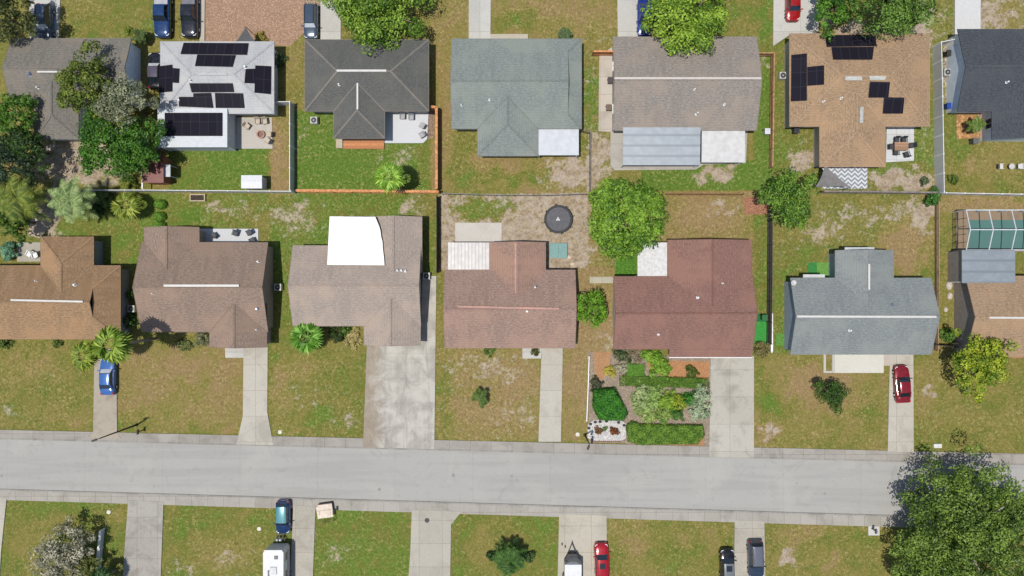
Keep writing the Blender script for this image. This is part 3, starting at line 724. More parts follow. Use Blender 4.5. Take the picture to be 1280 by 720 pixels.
# ------------------------------------------------------------------ ground
def build_ground():
    fx = np.arange(-68, 68.01, .4); fy = np.arange(-39.6, 39.61, .4)
    xs = np.concatenate([[-700, -350, -180, -110, -80], fx, [80, 110, 180, 350, 700]]); ys = np.concatenate([[-700, -350, -180, -100, -55], fy, [55, 100, 180, 350, 700]])
    Xg, Yg = np.meshgrid(xs, ys); nx, ny = len(xs), len(ys)
    px, py = Xg * 10 + 640, 360 - Yg * 10
    D = np.zeros((ny, nx, 3)); D[:] = (.42, .12, .3)      # green, sand, brown
    RC = [  # photo rect: green, sand, brown
     (76,-90,195,50,.38,.1,.18),(50,172,212,190,.4,.5,.2),(212,184,362,238,.98,.02,.02),(338,45,382,240,.42,.12,.4),(368,140,545,240,.93,.1,.05),
     (540,-90,772,50,.27,.1,.5),(540,48,568,242,.34,.1,.5),(553,192,736,243,.36,.14,.45),(726,48,768,170,.35,.35,.4),(736,160,772,240,.35,.45,.3),
     (803,204,968,243,1.1,.05,0),(944,68,967,210,1.1,.03,0),(915,-90,970,66,.5,.08,.2),(1020,-90,1196,45,.4,.3,.2),(967,50,988,215,.6,.12,.2),
     (985,155,1172,240,.5,.3,.18),(1160,45,1178,240,.5,.25,.2),(1180,45,1200,240,.4,.4,.2),(1224,-90,1400,38,.25,.4,.3),(1180,138,1400,243,.5,.12,.25),
     (50,242,182,335,.58,.04,.18),(176,242,340,292,.62,.12,.1),(330,242,368,432,.6,.08,.16),(340,242,548,312,.62,.24,.08),(520,242,548,345,.5,.1,.3),
     (550,242,738,340,.12,.8,.25),(736,240,836,345,.28,.35,.45),(832,240,964,302,.26,.2,.72),(942,240,968,445,.55,.2,.2),(716,335,770,450,.2,.25,.9),
     (968,240,1172,350,.45,.2,.3),(966,340,992,446,.6,.05,.2),(1160,240,1175,450,.45,.1,.35),(1174,244,1204,448,.42,.1,.4),(1174,246,1400,266,.3,.25,.5),
     (-90,424,119,540,.4,.08,.28),(146,430,305,542,.3,.06,.56),(336,430,460,547,.5,.14,.3),(545,434,676,552,.26,.26,.52),(702,436,736,552,.24,.1,.6),
     (943,444,1112,566,.42,.08,.5),(1140,444,1400,572,.46,.1,.3),
     (-90,622,160,900,.6,.06,.22),(202,628,367,900,.58,.1,.22),(392,634,513,900,.72,.08,.12),(562,640,700,900,.52,.04,.2),(757,645,918,900,.48,.08,.34),(955,652,1400,900,.42,.08,.34)]
    for x0, y0, x1, y1, *v in RC: D[(px >= x0) & (px <= x1) & (py >= y0) & (py <= y1)] = v
    BL = [  # soft blotches: x, y, rx, ry, channel (0 green 1 sand 2 brown), amount
     (100,208,62,28,1,.9),(60,270,22,34,1,.7),(115,60,60,20,0,.2),(140,20,40,30,0,-.1),(235,215,30,25,0,-.35),(300,195,50,22,0,.2),(345,210,18,40,2,.5),(345,195,16,50,0,-.4),
     (470,150,90,15,1,.25),(500,195,40,18,1,.3),(395,210,25,35,0,.25),(430,215,60,25,0,.2),(530,200,14,40,0,-.3),(372,190,10,60,1,.25),
     (640,25,50,14,0,.6),(590,10,40,40,2,.1),(700,15,60,22,2,.2),(640,222,90,8,0,.5),(712,216,36,24,1,.7),(575,215,22,30,0,.35),(620,205,40,16,2,.3),(553,150,8,90,2,.3),(560,130,6,40,0,-.2),
     (742,130,8,50,0,.7),(735,120,10,70,0,.4),(750,190,22,22,1,.35),(755,200,16,30,0,.25),(895,216,32,14,1,.75),(895,216,32,14,0,-.7),(850,232,60,10,0,.2),(930,45,22,24,2,.3),(957,20,8,60,0,.5),(955,80,14,10,1,.5),
     (1060,38,45,10,1,.5),(1150,30,22,30,1,.5),(1240,20,28,22,1,.3),(985,190,24,28,0,.35),(1000,200,18,18,1,.5),(1120,225,40,14,1,.6),(1110,212,24,8,0,.5),(1150,190,14,40,0,.2),(1150,228,30,10,1,.5),
     (1190,100,10,50,1,.4),(1250,190,60,26,2,.25),(1200,185,14,30,0,.35),(1230,160,40,10,0,.3),(1240,215,60,16,2,.3),
     (110,290,60,30,0,.12),(150,310,22,26,0,.25),(240,270,24,14,0,.45),(200,280,18,18,0,.2),(300,262,50,16,1,.2),(320,275,40,10,2,.4),(270,262,20,10,1,.3),(350,330,14,70,0,.2),(345,430,10,60,2,.3),
     (370,270,36,26,1,.26),(400,290,16,22,0,.4),(470,256,80,10,0,.2),(520,258,22,20,1,.3),(540,300,8,50,0,.3),
     (600,262,42,22,0,.55),(600,262,42,22,1,-.45),(640,255,22,10,0,.5),(575,256,24,12,0,.4),(690,330,26,16,2,.6),(690,250,40,12,2,.5),(730,290,12,50,1,.2),(640,290,30,16,1,.2),(560,320,8,40,2,.5),(550,250,16,10,2,.3),
     (760,330,30,30,0,.3),(745,310,12,40,2,.4),(880,270,36,22,2,.4),(940,280,14,24,0,.3),(850,285,18,14,0,.25),(905,262,30,14,1,.3),(955,350,8,60,0,.2),(950,400,8,30,2,.3),(742,400,18,30,2,.4),(760,430,14,30,1,.2),
     (1000,330,26,26,0,.35),(1040,290,40,22,1,.22),(1010,290,30,14,1,.2),(1130,310,34,34,2,.8),(1130,310,30,30,0,-.2),(1155,270,20,26,1,.5),(1090,265,70,16,1,.28),(1050,265,50,14,0,.1),(1000,265,22,20,0,.3),(1160,340,10,40,0,.3),(980,400,8,60,0,.3),
     (1235,256,60,9,2,.8),(1180,300,6,60,0,.25),(1185,440,14,24,1,.3),
     (40,460,40,20,2,.3),(60,500,60,25,0,.12),(90,520,40,14,2,.3),(20,520,40,14,1,.2),(60,470,30,16,1,.15),(235,488,26,16,0,.35),(160,535,24,14,0,.45),(245,540,50,10,0,.35),(225,460,60,22,2,.35),(200,520,40,14,0,.2),(280,470,20,40,2,.2),
     (375,460,24,20,2,.35),(350,490,14,50,2,.35),(400,520,24,16,0,.45),(430,480,24,24,0,.3),(390,500,50,20,1,.2),(440,530,24,12,1,.3),(370,540,34,6,2,.4),(340,440,8,30,0,.4),(455,450,10,30,0,.2),
     (556,500,10,56,0,.5),(610,460,50,20,1,.25),(600,520,60,20,2,.15),(650,480,30,40,2,.3),(640,520,40,16,1,.2),(718,470,12,40,2,.3),(712,510,8,20,0,.3),
     (960,540,14,18,1,.5),(960,540,14,18,2,.5),(968,510,22,20,0,.55),(1030,480,60,36,2,.5),(1030,480,50,30,0,-.2),(1090,510,22,30,0,.25),(1030,555,90,12,0,.25),(950,470,8,30,0,.4),(1080,470,26,12,0,.2),(1015,452,30,8,0,.4),
     (1160,500,20,50,2,.3),(1163,490,10,12,1,.55),(1190,540,60,22,0,.1),(1230,530,50,20,2,.2),(1200,480,60,20,0,-.05),(1150,550,10,16,0,.5),(1200,515,40,14,1,.15),
     (60,665,40,20,2,.28),(40,690,30,20,0,-.25),(110,640,40,12,0,.2),(110,680,30,30,0,.15),(30,640,30,12,0,.15),(70,645,30,12,2,.2),(150,640,8,14,2,.35),
     (270,690,60,26,2,.3),(290,700,40,20,1,.3),(250,650,40,14,0,.25),(310,670,30,20,0,-.1),(225,680,18,30,0,.1),(230,710,30,12,1,.25),(330,650,22,20,0,.15),(300,650,14,10,2,.25),
     (450,665,40,18,2,.14),(430,690,30,22,1,.2),(490,700,20,20,0,.1),(410,700,14,20,1,.15),(450,650,60,10,0,.1),
     (630,690,60,24,2,.24),(600,670,34,22,2,.2),(675,680,18,40,0,.25),(575,690,10,40,0,.2),(630,650,60,8,0,.15),
     (790,680,26,30,2,.4),(800,660,20,22,1,.15),(850,700,40,20,0,.3),(880,665,30,12,2,.3),(830,655,60,8,0,.2),(770,700,10,30,0,.25),(905,690,10,30,0,.3),
     (985,695,12,18,1,.7),(1040,705,14,10,2,.7),(1000,665,44,10,2,.3),(1050,690,30,22,0,.05),(1080,670,24,12,0,.2),(965,670,8,20,0,.3)]
    wx = px + 5 * np.sin(py * .21 + px * .07) + 4 * np.sin(px * .33 + py * .13 + 2); wy = py + 5 * np.sin(px * .19 - py * .05 + 1) + 4 * np.sin(py * .31 + px * .11)
    for x, y, rx, ry, ch, a in BL:
        q = np.clip(1.08 - np.hypot((wx - x) / (rx * 1.25), (wy - y) / (ry * 1.25)), 0, 1); D[..., ch] += a * np.clip(q * 1.25, 0, 1) ** 1.3 * 1.25
    D = np.clip(D, 0, 1.15)
    me = bpy.data.meshes.new('ground'); V = np.stack([Xg, Yg, np.zeros_like(Xg)], -1).reshape(-1, 3)
    I = np.arange(nx * ny).reshape(ny, nx); Q = np.stack([I[:-1, :-1], I[:-1, 1:], I[1:, 1:], I[1:, :-1]], -1).reshape(-1, 4)
    me.vertices.add(len(V)); me.vertices.foreach_set('co', V.ravel())
    me.loops.add(Q.size); me.loops.foreach_set('vertex_index', Q.ravel().astype(np.int32))
    me.polygons.add(len(Q)); me.polygons.foreach_set('loop_start', np.arange(0, Q.size, 4, dtype=np.int32)); me.update(calc_edges=True)
    at = me.attributes.new('turf', 'FLOAT_COLOR', 'POINT'); at.data.foreach_set('color', np.concatenate([D.reshape(-1, 3), np.ones((len(V), 1))], 1).astype(np.float32).ravel())
    s = NB('lawn_and_soil'); co = s.coord()
    a = s.n('SeparateColor', {0: s.n('Attribute', attribute_name='turf').outputs['Color']}); g, sa, br = a.outputs[0], a.outputs[1], a.outputs[2]
    sh = lambda v: s.n('VectorMath', {0: co, 1: v}).outputs[0]
    big = s.noise(.13, 4, .6, co, .6); mid = s.noise(.42, 6, .62, sh((9, 4, 2)), .8); m2 = s.noise(1.5, 6, .7, sh((31, 17, 5)))
    fine = s.noise(5.5, 4, .75, co); blade = s.noise(17, 2, .8, co)
    cen = lambda f, k: s.math('MULTIPLY', s.math('SUBTRACT', f, .5), k)
    add = lambda *q: q[0] if len(q) == 1 else s.math('ADD', q[0], add(*q[1:]))
    hh = s.math('ADD', .44, s.math('MULTIPLY', s.math('SUBTRACT', g, br), .60))
    hh = add(hh, cen(big, .55), cen(mid, 1.05), cen(m2, .5), cen(fine, .35))
    cr = s.n('ValToRGB', {0: hh}); el = cr.color_ramp.elements
    stops = [(.0, (176, 149, 106)), (.2, (168, 147, 94)), (.36, (158, 147, 82)), (.52, (147, 142, 72)), (.68, (129, 136, 62)), (.84, (120, 144, 58)), (1.0, (106, 142, 52))]
    while len(el) < len(stops): el.new(.5)
    for e, (p_, c_) in zip(el, stops): e.position = p_; e.color = T(*c_)
    col = cr.outputs[0]
    col = s.mix(s.math('MULTIPLY', s.ramp(fine, .4, .62), .22), col, s.mix(.5, col, (.03, .034, .01, 1)))
    S = s.ramp(add(sa, cen(m2, 1.7), cen(mid, .7), cen(fine, .7)), .40, .74)
    sand = s.mix(s.ramp(m2, .36, .64), T(180, 158, 134), T(214, 198, 180)); col = s.mix(S, col, sand)
    tuft = s.noise(2.8, 6, .8, co, .7); tuft2 = s.noise(6.5, 3, .7, sh((7, 53, 11)))
    rough_ = s.ramp(s.math('ADD', s.noise(.3, 4, .6, sh((3, 90, 1))), s.math('MULTIPLY', sa, .35)), .38, .66, .48, 1.1)
    col = s.mix(s.math('MULTIPLY', s.math('MULTIPLY', s.ramp(tuft, .51, .63), rough_), .75), col, s.mix(.72, col, T(222, 202, 142)))
    col = s.mix(s.math('MULTIPLY', s.math('MULTIPLY', s.ramp(tuft, .475, .37), rough_), .6), col, s.mix(.62, col, (.034, .036, .010, 1)))
    col = s.mix(s.math('MULTIPLY', s.ramp(tuft2, .46, .36), .46), col, s.mix(.55, col, (.034, .036, .011, 1)))
    col = s.mix(s.math('MULTIPLY', s.ramp(tuft2, .54, .64), .4), col, s.mix(.5, col, T(204, 192, 118)))
    dead = s.n('TexVoronoi', {'Vector': co, 'Scale': 1.3, 'Randomness': 1}).outputs['Distance']
    col = s.mix(s.math('MULTIPLY', s.math('MULTIPLY', s.ramp(dead, .05, .22, 1, 0), s.ramp(mid, .5, .62)), .35), col, T(206, 186, 146))
    b = s.bsdf(col, .95, Specular_IOR_Level=.1); s.bump(b, s.math('ADD', fine, blade), .9, .09)
    me.materials.append(s.m)
    ob = bpy.data.objects.new('ground', me); COL.objects.link(ob); tag(ob, kind='structure')
build_ground()

# ------------------------------------------------------------------ road, kerb walks, driveways
CON = T(208, 202, 188); CONW = T(222, 220, 212); CONY = T(205, 196, 178)
nk = lambda x: 549 + .0252 * x; nw = lambda x: 537 + .0235 * x; sk = lambda x: 611 + .0295 * x; sw = lambda x: 624.5 + .0305 * x
xs = [-2400, -1200, -400, 0, 320, 640, 960, 1280, 1700, 2500, 3700]
mb = MB()
for a, b in zip(xs, xs[1:]):
    q = [P(a, sk(a)), P(b, sk(b)), P(b, nk(b)), P(a, nk(a))]; mb.poly([(p.x, p.y, .004) for p in q])
setting('road', mb, asphalt(T(186, 184, 178)))
def walk(name, f0, f1, mat, z, xx):
    mb = MB()
    up = [tuple(P(x, f0(x))[:2]) for x in xx]; dn = [tuple(P(x, f1(x))[:2]) for x in xx[::-1]]
    mb.prism(dn[::-1] [::-1] + up, -.05, z); ob = setting(name, mb, mat); return ob
WALKN = concrete(T(184, 178, 168), .55, 2.6); WALKS = concrete(T(190, 185, 174), .5, 2.0)
walk('sidewalk', nw, lambda x: nk(x) - 2, WALKN, .10, xs); walk('sidewalk', lambda x: sk(x) + 2, sw, WALKS, .10, xs)
walk('kerb', lambda x: nk(x) - 2, nk, concrete(T(176, 172, 164), .7, 1.3), .115, xs); walk('kerb', sk, lambda x: sk(x) + 2, concrete(T(176, 172, 164), .7, 1.3), .115, xs)
DZ = .125
def drive(pts, mat, z=DZ, name='driveway'): return sheet(name, pts, z, mat, 1)
DR = concrete(CON, .42, 3.2); DRN = concrete(T(214, 212, 204), .25, 4.0); DRS = concrete(T(198, 192, 178), .5, 3.0)
drive([(119, 436), (146, 436), (147, 541), (152, 548), (112, 547), (117, 540)], concrete(T(188, 178, 160), .7, 0.0))
drive([(305, 430), (335, 430), (334.5, 515), (342, 556), (296, 555), (304, 520)], DR)
def stained():
    s = NB('stained_concrete'); co = s.coord(); c = T(204, 199, 187); x = s.n('SeparateXYZ', {0: co}).outputs[0]
    big = s.noise(.5, 6, .65, co, .6); mid = s.noise(2.2, 5, .7, co); st = s.noise(1.0, 5, .65, s.n('Mapping', {'Vector': co, 'Scale': (1.3, .22, 1)}).outputs[0], .5)
    col = s.mix(s.ramp(big, .35, .62), sc(c, .72), sc(c, 1.05)); col = s.mix(s.math('MULTIPLY', s.ramp(st, .5, .68), .6), col, sc(c, .58)); col = s.mix(s.math('MULTIPLY', s.ramp(mid, .55, .75), .4), col, sc(c, .7))
    col = s.mix(s.math('MULTIPLY', s.ramp(st, .47, .33), .22), col, T(218, 214, 204))
    e = s.math('ADD', x, s.math('MULTIPLY', s.math('SUBTRACT', big, .5), 4.5))
    col = s.mix(s.math('MULTIPLY', s.math('MULTIPLY', s.ramp(e, -15.4, -17.6), s.ramp(mid, .3, .55, .35, 1)), .8), col, s.mix(s.ramp(mid, .35, .65), T(140, 120, 96), T(172, 156, 134)))
    for ax, w_, o in ((0, 2.7, 1.0), (1, 3.1, .4)):
        p = s.n('SeparateXYZ', {0: co}).outputs[ax]; f = s.math('ABSOLUTE', s.math('SUBTRACT', s.math('FRACT', s.math('DIVIDE', s.math('ADD', p, o), w_)), .5))
        col = s.mix(s.math('MULTIPLY', s.ramp(f, .0, .016, 1, 0), .35), col, sc(c, .4))
    s.bsdf(col, .9); return s.m
drive([(459, 428), (526, 428), (528, 345), (545.5, 345), (543, 561), (454, 559)], stained())
drive([(677, 434), (703.5, 434), (701, 552), (673, 552)], DR); drive([(653, 434), (677, 434), (677, 448), (653, 448)], DRN, DZ, 'path')
drive([(888, 445), (942, 445), (942, 572), (886, 571)], concrete(T(205, 200, 187), .75, 3.4))
drive([(1112, 440), (1141, 440), (1141.5, 565), (1109, 564)], DR); drive([(1043, 438), (1104, 438), (1104, 466), (1043, 466)], concrete(T(228, 225, 212), .1), DZ, 'patio')
drive([(1104, 440), (1112, 440), (1112, 457), (1104, 457)], concrete(T(205, 194, 180), .5), DZ - .002, 'path')
for q in ([(1029, 440), (1032, 440), (1032, 466), (1029, 466)], [(1032, 463.5), (1043, 463.5), (1043, 466), (1032, 466)], [(1039.5, 440), (1043, 440), (1043, 463.5), (1039.5, 463.5)]): drive(q, DRN, .1, 'path')
drive([(282, 428), (305, 428), (305, 447), (282, 447)], DRN, DZ + .01, 'path')
drive([(-60, 620), (9, 622), (2, 690), (-2, 760), (-70, 760)], DR)
drive([(161, 625), (205, 627), (203, 680), (200, 760), (152, 760), (156, 690)], concrete(T(188, 184, 174), .7, 2.6))
drive([(367, 631), (395, 633), (394, 650), (390, 760), (360, 760), (365, 680)], DRS)
drive([(515, 637), (577, 639), (564, 655), (562, 760), (508, 760), (513, 690)], concrete(T(200, 194, 180), .3, 2.9))
drive([(699, 642), (758, 644), (759, 760), (696, 760)], concrete(T(206, 199, 182), .35, 3.3))
drive([(918, 650), (955, 651), (957, 760), (917, 760)], DRS)
drive([(37, -60), (78, -60), (74, 51), (38, 51)], DRN)
drive([(250, -60), (257, -60), (256, 53), (250, 53)], concrete(T(206, 196, 180), .4), DZ, 'path')
drive([(401, -60), (427, -60), (426, 53), (401, 53)], DRN)
drive([(586, -60), (614, -60), (613, 50), (586, 50)], DRN); drive([(613, 43), (660, 43), (660, 52), (613, 52)], concrete(CONY, .3), DZ - .004, 'path')
drive([(771, -60), (804, -60), (801, 50), (772, 50)], DRN)
drive([(967, -60), (1026, -60), (1022, 45), (985, 45), (966, 58)], DRN)
drive([(1193, -60), (1226, -60), (1225, 40), (1197, 40), (1196, 50), (1193, 50)], concrete(T(224, 224, 222), .1, 4.5))
GRV = gravel_mat(T(194, 158, 130), .7, 7)
drive([(257, -60), (380, -60), (381, 40), (362, 58), (310, 54), (257, 54)], GRV, .012, 'driveway')
drive([(380, -60), (401, -60), (401, 48), (381, 40)], gravel_mat(T(188, 166, 138), .5, 6), .008, 'path')
# slabs and beds behind the houses
drive([(296, 147), (340, 147), (341, 186), (295, 186)], concrete(T(208, 201, 190), .45, 0), .08, 'patio')
drive([(481, 139), (536, 139), (534, 174), (529, 179), (481, 179)], concrete(T(226, 228, 230), .05, 0), .1, 'patio')
drive([(536, 139), (543, 139), (543, 172), (535, 174)], gravel_mat(T(182, 152, 132), .5, 8), .01, 'path')
drive([(763, 160), (880, 160), (934, 163), (932, 204), (879, 206), (870, 212), (768, 213), (763, 206)], concrete(T(200, 194, 184), .35, 3), .08, 'patio')
drive([(749, 70), (767, 58), (767, 165), (748, 164)], concrete(T(214, 204, 190), .5, 2.2), .07, 'path')
drive([(1108, 160), (1142, 160), (1142, 201), (1107, 203)], concrete(T(226, 228, 228), .1, 1.6), .08, 'patio')
drive([(22, 303), (51, 303), (51, 327), (22, 327)], concrete(T(190, 184, 170), .35), .08, 'patio')
drive([(250, 286), (323, 286), (323, 304), (250, 304)], concrete(T(222, 224, 226), .08), .09, 'patio')
drive([(569, 278.5), (627, 278.5), (627, 304), (569, 304)], concrete(T(218, 212, 202), .3), .08, 'patio')
drive([(737, 346), (767, 346), (767, 354), (737, 354)], concrete(T(206, 200, 178), .2, 1.25), .06, 'path')
drive([(930, 246), (961, 246), (961, 268), (930, 268)], gravel_mat(T(196, 140, 106), .6, 9), .02, 'patio')
drive([(0, 330), (1, 330), (1, 331)], DRN, .01, 'path')
drive([(1195, 143), (1226, 143), (1228, 172), (1196, 174)], gravel_mat(T(212, 160, 106), .6, 3), .05, 'patio')
drive([(1179, 55), (1196, 55), (1196, 140), (1183, 140)], gravel_mat(T(206, 188, 160), .4, 4), .01, 'path')
drive([(38, 276), (50, 263), (67, 262), (66, 276), (51, 298), (36, 293)], concrete(T(206, 186, 164), .5, 0), .02, 'path')
# the front garden of the maroon house
drive([(734, 440), (888, 447), (886, 566), (796, 562), (783, 554), (736, 553)], gravel_mat(T(182, 164, 142), .65, 8), .006, 'garden_bed')
drive([(808, 450), (887, 452), (886, 474), (836, 472), (812, 466)], gravel_mat(T(208, 152, 104), .8, 12), .012, 'mulch_bed')
drive([(742, 440), (764, 440), (760, 468), (744, 480)], gravel_mat(T(206, 158, 112), .8, 12), .012, 'mulch_bed')
drive([(788, 545), (880, 546), (880, 558), (796, 557)], gravel_mat(T(196, 152, 110), .8, 12), .014, 'mulch_bed')
drive([(735, 530), (742, 525), (776, 525), (783, 530), (782, 548), (776, 551), (740, 551), (734, 547)], gravel_mat(T(240, 236, 230), .62, 8), .05, 'gravel_bed')
TURF = plain(T(62, 158, 66), .9, var=.22, scale=5)
drive([(943, 402), (963, 402), (962, 431), (943, 431)], TURF, .03, 'artificial_turf'); drive([(944, 392), (962, 392), (962, 402), (944, 402)], plain(T(40, 116, 58), .9, var=.25, scale=6), .034, 'artificial_turf')
drive([(970, 417), (985, 417), (985, 432), (970, 432)], plain(T(96, 150, 62), .9, var=.25, scale=6), .02, 'artificial_turf')
drive([(1010, 328), (1021, 328), (1021, 345), (1010, 345)], plain(T(60, 140, 66), .9, var=.2, scale=5), .03, 'artificial_turf'); drive([(1021, 328), (1037, 328), (1037, 347), (1021, 347)], plain(T(110, 162, 72), .9, var=.2, scale=5), .024, 'artificial_turf')
drive([(773, 300), (796, 300), (796, 345), (768, 345)], plain(T(86, 132, 40), .95, var=.35, scale=4), .01, 'artificial_turf')
for x in (20, 0): pass
# ------------------------------------------------------------------ houses, back row
G_ = 'gable'
lw = lambda r, g, b: T(r, g, b)
def light(c): return plain(c, .5, var=.05)
OFFW = light((.66, .66, .64, 1)); STRIP = light(T(228, 226, 220)); CREAM = light((.62, .58, .5, 1))

h = House('grey brown gabled house half hidden by three tree crowns of different tone',
          [dict(r=(14, 48, 164, 131), axis='x', ends=(G_, G_), pitch=.36), dict(r=(43, 131, 98, 174), axis='y', ends=('hip', 'in'), pitch=.36)], shingle(T(140, 136, 127)), (.74, .78, .84, 1), CREAM, cap=shingle(T(136, 132, 123)))
h.cap(47, 90, 82, 90, STRIP, .2).vent(37, 93, .28, .35, CHROME).vent(48, 110).openings(0, 'NS').openings(1, 'SW').door(0, 'N', 90, .95).door(0, 'N', 55, 2.6, 2.15, OFFW, 'garage_door', panels=4)

SOL = solar()
h = House('pale grey hip roofed house covered with dark solar arrays on every slope',
          [dict(r=(200.5, 52, 342.5, 142), axis='x', ends=('hip', 'hip'), pitch=.3)], shingle(T(206, 207, 208), .07, .0), T(216, 220, 222), OFFW, cap=shingle(T(196, 198, 200), .05))
h.cover(197, 135.5, 284, 184, 3.0, plain(T(222, 226, 228), .6, var=.05), 'addition_roof', 0, posts=True, th=.2, wallpart=True)
for q in ([(230, 54), (311, 54.5), (309, 69), (226, 68)], [(247, 68.8), (295, 69.5), (291, 84), (244, 83)], [(199.5, 83), (216, 81), (216, 114.5), (199, 116)], [(216.2, 85), (225, 86), (224, 104), (216.2, 103.5)],
          [(307, 86.5), (319, 86), (319, 104.5), (305.5, 104)], [(319.2, 82), (339, 83), (338.5, 118), (318, 116)], [(237, 104), (291, 104), (293, 115), (240, 115.5)], [(224, 121), (242, 121), (242, 116.5), (264, 116), (267, 134.8), (224, 133)], [(269, 116), (304, 116.5), (306, 135), (270, 134.8)]):
    h.patch(q, 'solar_array', SOL, .06, .04)
mb = MB(); a, b = P(206, 170, 3.06), P(278, 141, 3.06); mb.poly([(a.x, a.y, 3.1), (b.x, a.y, 3.1), (b.x, b.y, 3.1), (a.x, b.y, 3.1)], 0, [(0, 0), (b.x - a.x, 0), (b.x - a.x, b.y - a.y), (0, b.y - a.y)]); mb.box(a.x, a.y, 3.03, b.x, b.y, 3.095, 1); mb.build('solar_array', [SOL, DARKTRIM], h.root)
h.cap(248, 93, 284, 93, light(T(196, 197, 198)), .25).vent(239, 101).vent(225, 126).vent(307, 84, .18).openings(0, 'NE').door(0, 'N', 262, .95).door(0, 'N', 222, 2.5, 2.15, OFFW, 'garage_door', panels=4).door(0, 'E', 0, .9, 2.05, py=110)

h = House('charcoal hip roofed house with white ridge strips and a pale patio in its corner',
          [dict(r=(381, 49.5, 536, 139), axis='x', ends=('hip', 'hip'), pitch=.36), dict(r=(417, 139, 481, 173), axis='y', ends=('hip', 'in'), pitch=.36)], shingle(T(112, 113, 109), .14, .03), T(190, 186, 178), CREAM, cap=shingle(T(140, 136, 128), .1))
h.cap(421, 88.5, 483, 88.5, STRIP, .24).cap(447, 104, 447, 137, STRIP, .2).vent(424, 106).openings(0, 'NSEW').openings(1, 'SW').door(0, 'N', 470).door(0, 'N', 413, 2.5, 2.15, OFFW, 'garage_door', panels=4)

h = House('grey green roofed house with a flat white patio roof in its lower corner',
          [dict(r=(564.5, 48.5, 727, 161), axis='x', ends=(G_, 'dutch'), pitch=.24, run=1.7, gablet=shingle(T(92, 98, 96))), dict(r=(597, 161, 672.5, 195), axis='y', ends=('hip', 'in'), pitch=.24)], shingle(T(149, 157, 152), .13, .0), T(196, 192, 182), CREAM, cap=shingle(T(138, 146, 142)))
h.cover(673, 158, 723.5, 194, 2.5, plain(T(216, 220, 224), .5, var=.07, scale=1.5)); h.vent(612, 125, .13).vent(577, 132, .1, .5).openings(0, 'NSEW').openings(1, 'S').door(0, 'N', 650).door(0, 'N', 600, 2.6, 2.15, OFFW, 'garage_door', panels=4)

h = House('wide taupe gabled house with long white ridge strip and blue grey metal patio roof',
          [dict(r=(766, 46, 946, 163), axis='x', ends=(G_, G_), pitch=.3)], shingle(T(163, 154, 145), .16, .04), T(200, 196, 190), CREAM, cap=shingle(T(158, 149, 140)))
h.cap(768, 98, 951, 98, light(T(220, 210, 202)), .24)
h.cover(778.5, 151, 875, 206.5, 2.5, corrugated(T(176, 184, 190), 1.25, 1, .72, .14), slope=.3, posts=True); h.cover(877, 160, 931, 203, 2.45, plain(T(222, 221, 218), .6, var=.09, scale=1.5), 'patio_roof', .1)
h.vent(870, 143, .12, .9).vent(905, 131, .12).vent(868, 112, .1).openings(0, 'NSEW').door(0, 'N', 850).door(0, 'N', 787, 2.7, 2.15, OFFW, 'garage_door', panels=4)

h = House('tan brown hip roofed house with dark solar arrays and three skylight strips',
          [dict(r=(987, 42, 1162, 158), axis='x', ends=('hip', 'hip'), pitch=.27), dict(r=(1024.5, 158, 1106.5, 208.5), axis='y', ends=('hip', 'in'), pitch=.27)], shingle(T(180, 152, 122), .22, .03), T(206, 198, 186), CREAM, cap=shingle(T(184, 158, 130)))
for q in ([(1031, 44.5), (1094, 44), (1095, 58), (1033, 59)], [(1039, 59.5), (1092, 59), (1090, 75), (1041, 75)], [(989, 69), (1008.5, 67), (1008.5, 126), (988.5, 127)], [(1009, 84), (1030, 82), (1030, 106), (1009, 107.5)], [(1087, 102), (1112, 102.5), (1110, 122), (1085, 122)], [(1104.5, 121.5), (1130, 122), (1128, 142), (1103, 142)]): h.patch(q, 'solar_array', SOL, .07, .04)
SKY = plain(T(206, 208, 200), .3)
h.patch([(1056, 95.5), (1077, 95.5), (1077, 100.5), (1056, 100.5)], 'skylight', SKY, .02, .1).patch([(1086, 95), (1107, 95), (1106, 100), (1087, 100)], 'skylight', SKY, .02, .1).patch([(1074.5, 134), (1078.5, 134), (1078, 154), (1074, 154)], 'skylight', SKY, .02, .1)
h.vent(1051, 123, .12).vent(1029, 127, .12).openings(0, 'NSE').openings(1, 'S').door(0, 'N', 1060).door(0, 'N', 1003, 2.7, 2.15, OFFW, 'garage_door', panels=4)

h = House('dark slate roofed house with a pale blue grey gable wall behind the tall white fence',
          [dict(r=(1197, 36.5, 1372, 139), axis='x', ends=(G_, G_), pitch=.3), dict(r=(1240, 139, 1330, 174), axis='y', ends=(G_, 'in'), pitch=.3, ze=2.66)], shingle(T(86, 91, 98), .2, -.02), (.66, .72, .78, 1), OFFW, cap=shingle(T(90, 95, 102)))
h.vent(1258, 103, .14).openings(0, 'NS').openings(1, 'W').door(0, 'N', 1255).door(0, 'N', 1211, 2.7, 2.15, OFFW, 'garage_door', panels=4).door(0, 'W', 0, .9, py=120)

# ------------------------------------------------------------------ houses, street row
h = House('warm tan brown house cut by the frame, white ridge strip and a dark gable vent',
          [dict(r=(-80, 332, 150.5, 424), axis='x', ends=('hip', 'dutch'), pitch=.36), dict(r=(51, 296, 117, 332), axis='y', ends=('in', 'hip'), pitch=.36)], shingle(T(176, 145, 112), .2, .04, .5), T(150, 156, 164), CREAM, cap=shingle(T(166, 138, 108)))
h.cap(14, 375, 104, 377, STRIP, .22).vent(94, 356, .2, .3).vent(46, 351, .1, .3).openings(0, 'S').openings(1, 'N').door(0, 'S', 60).door(0, 'S', 132, 2.3, 2.1, OFFW, 'garage_door', panels=4)

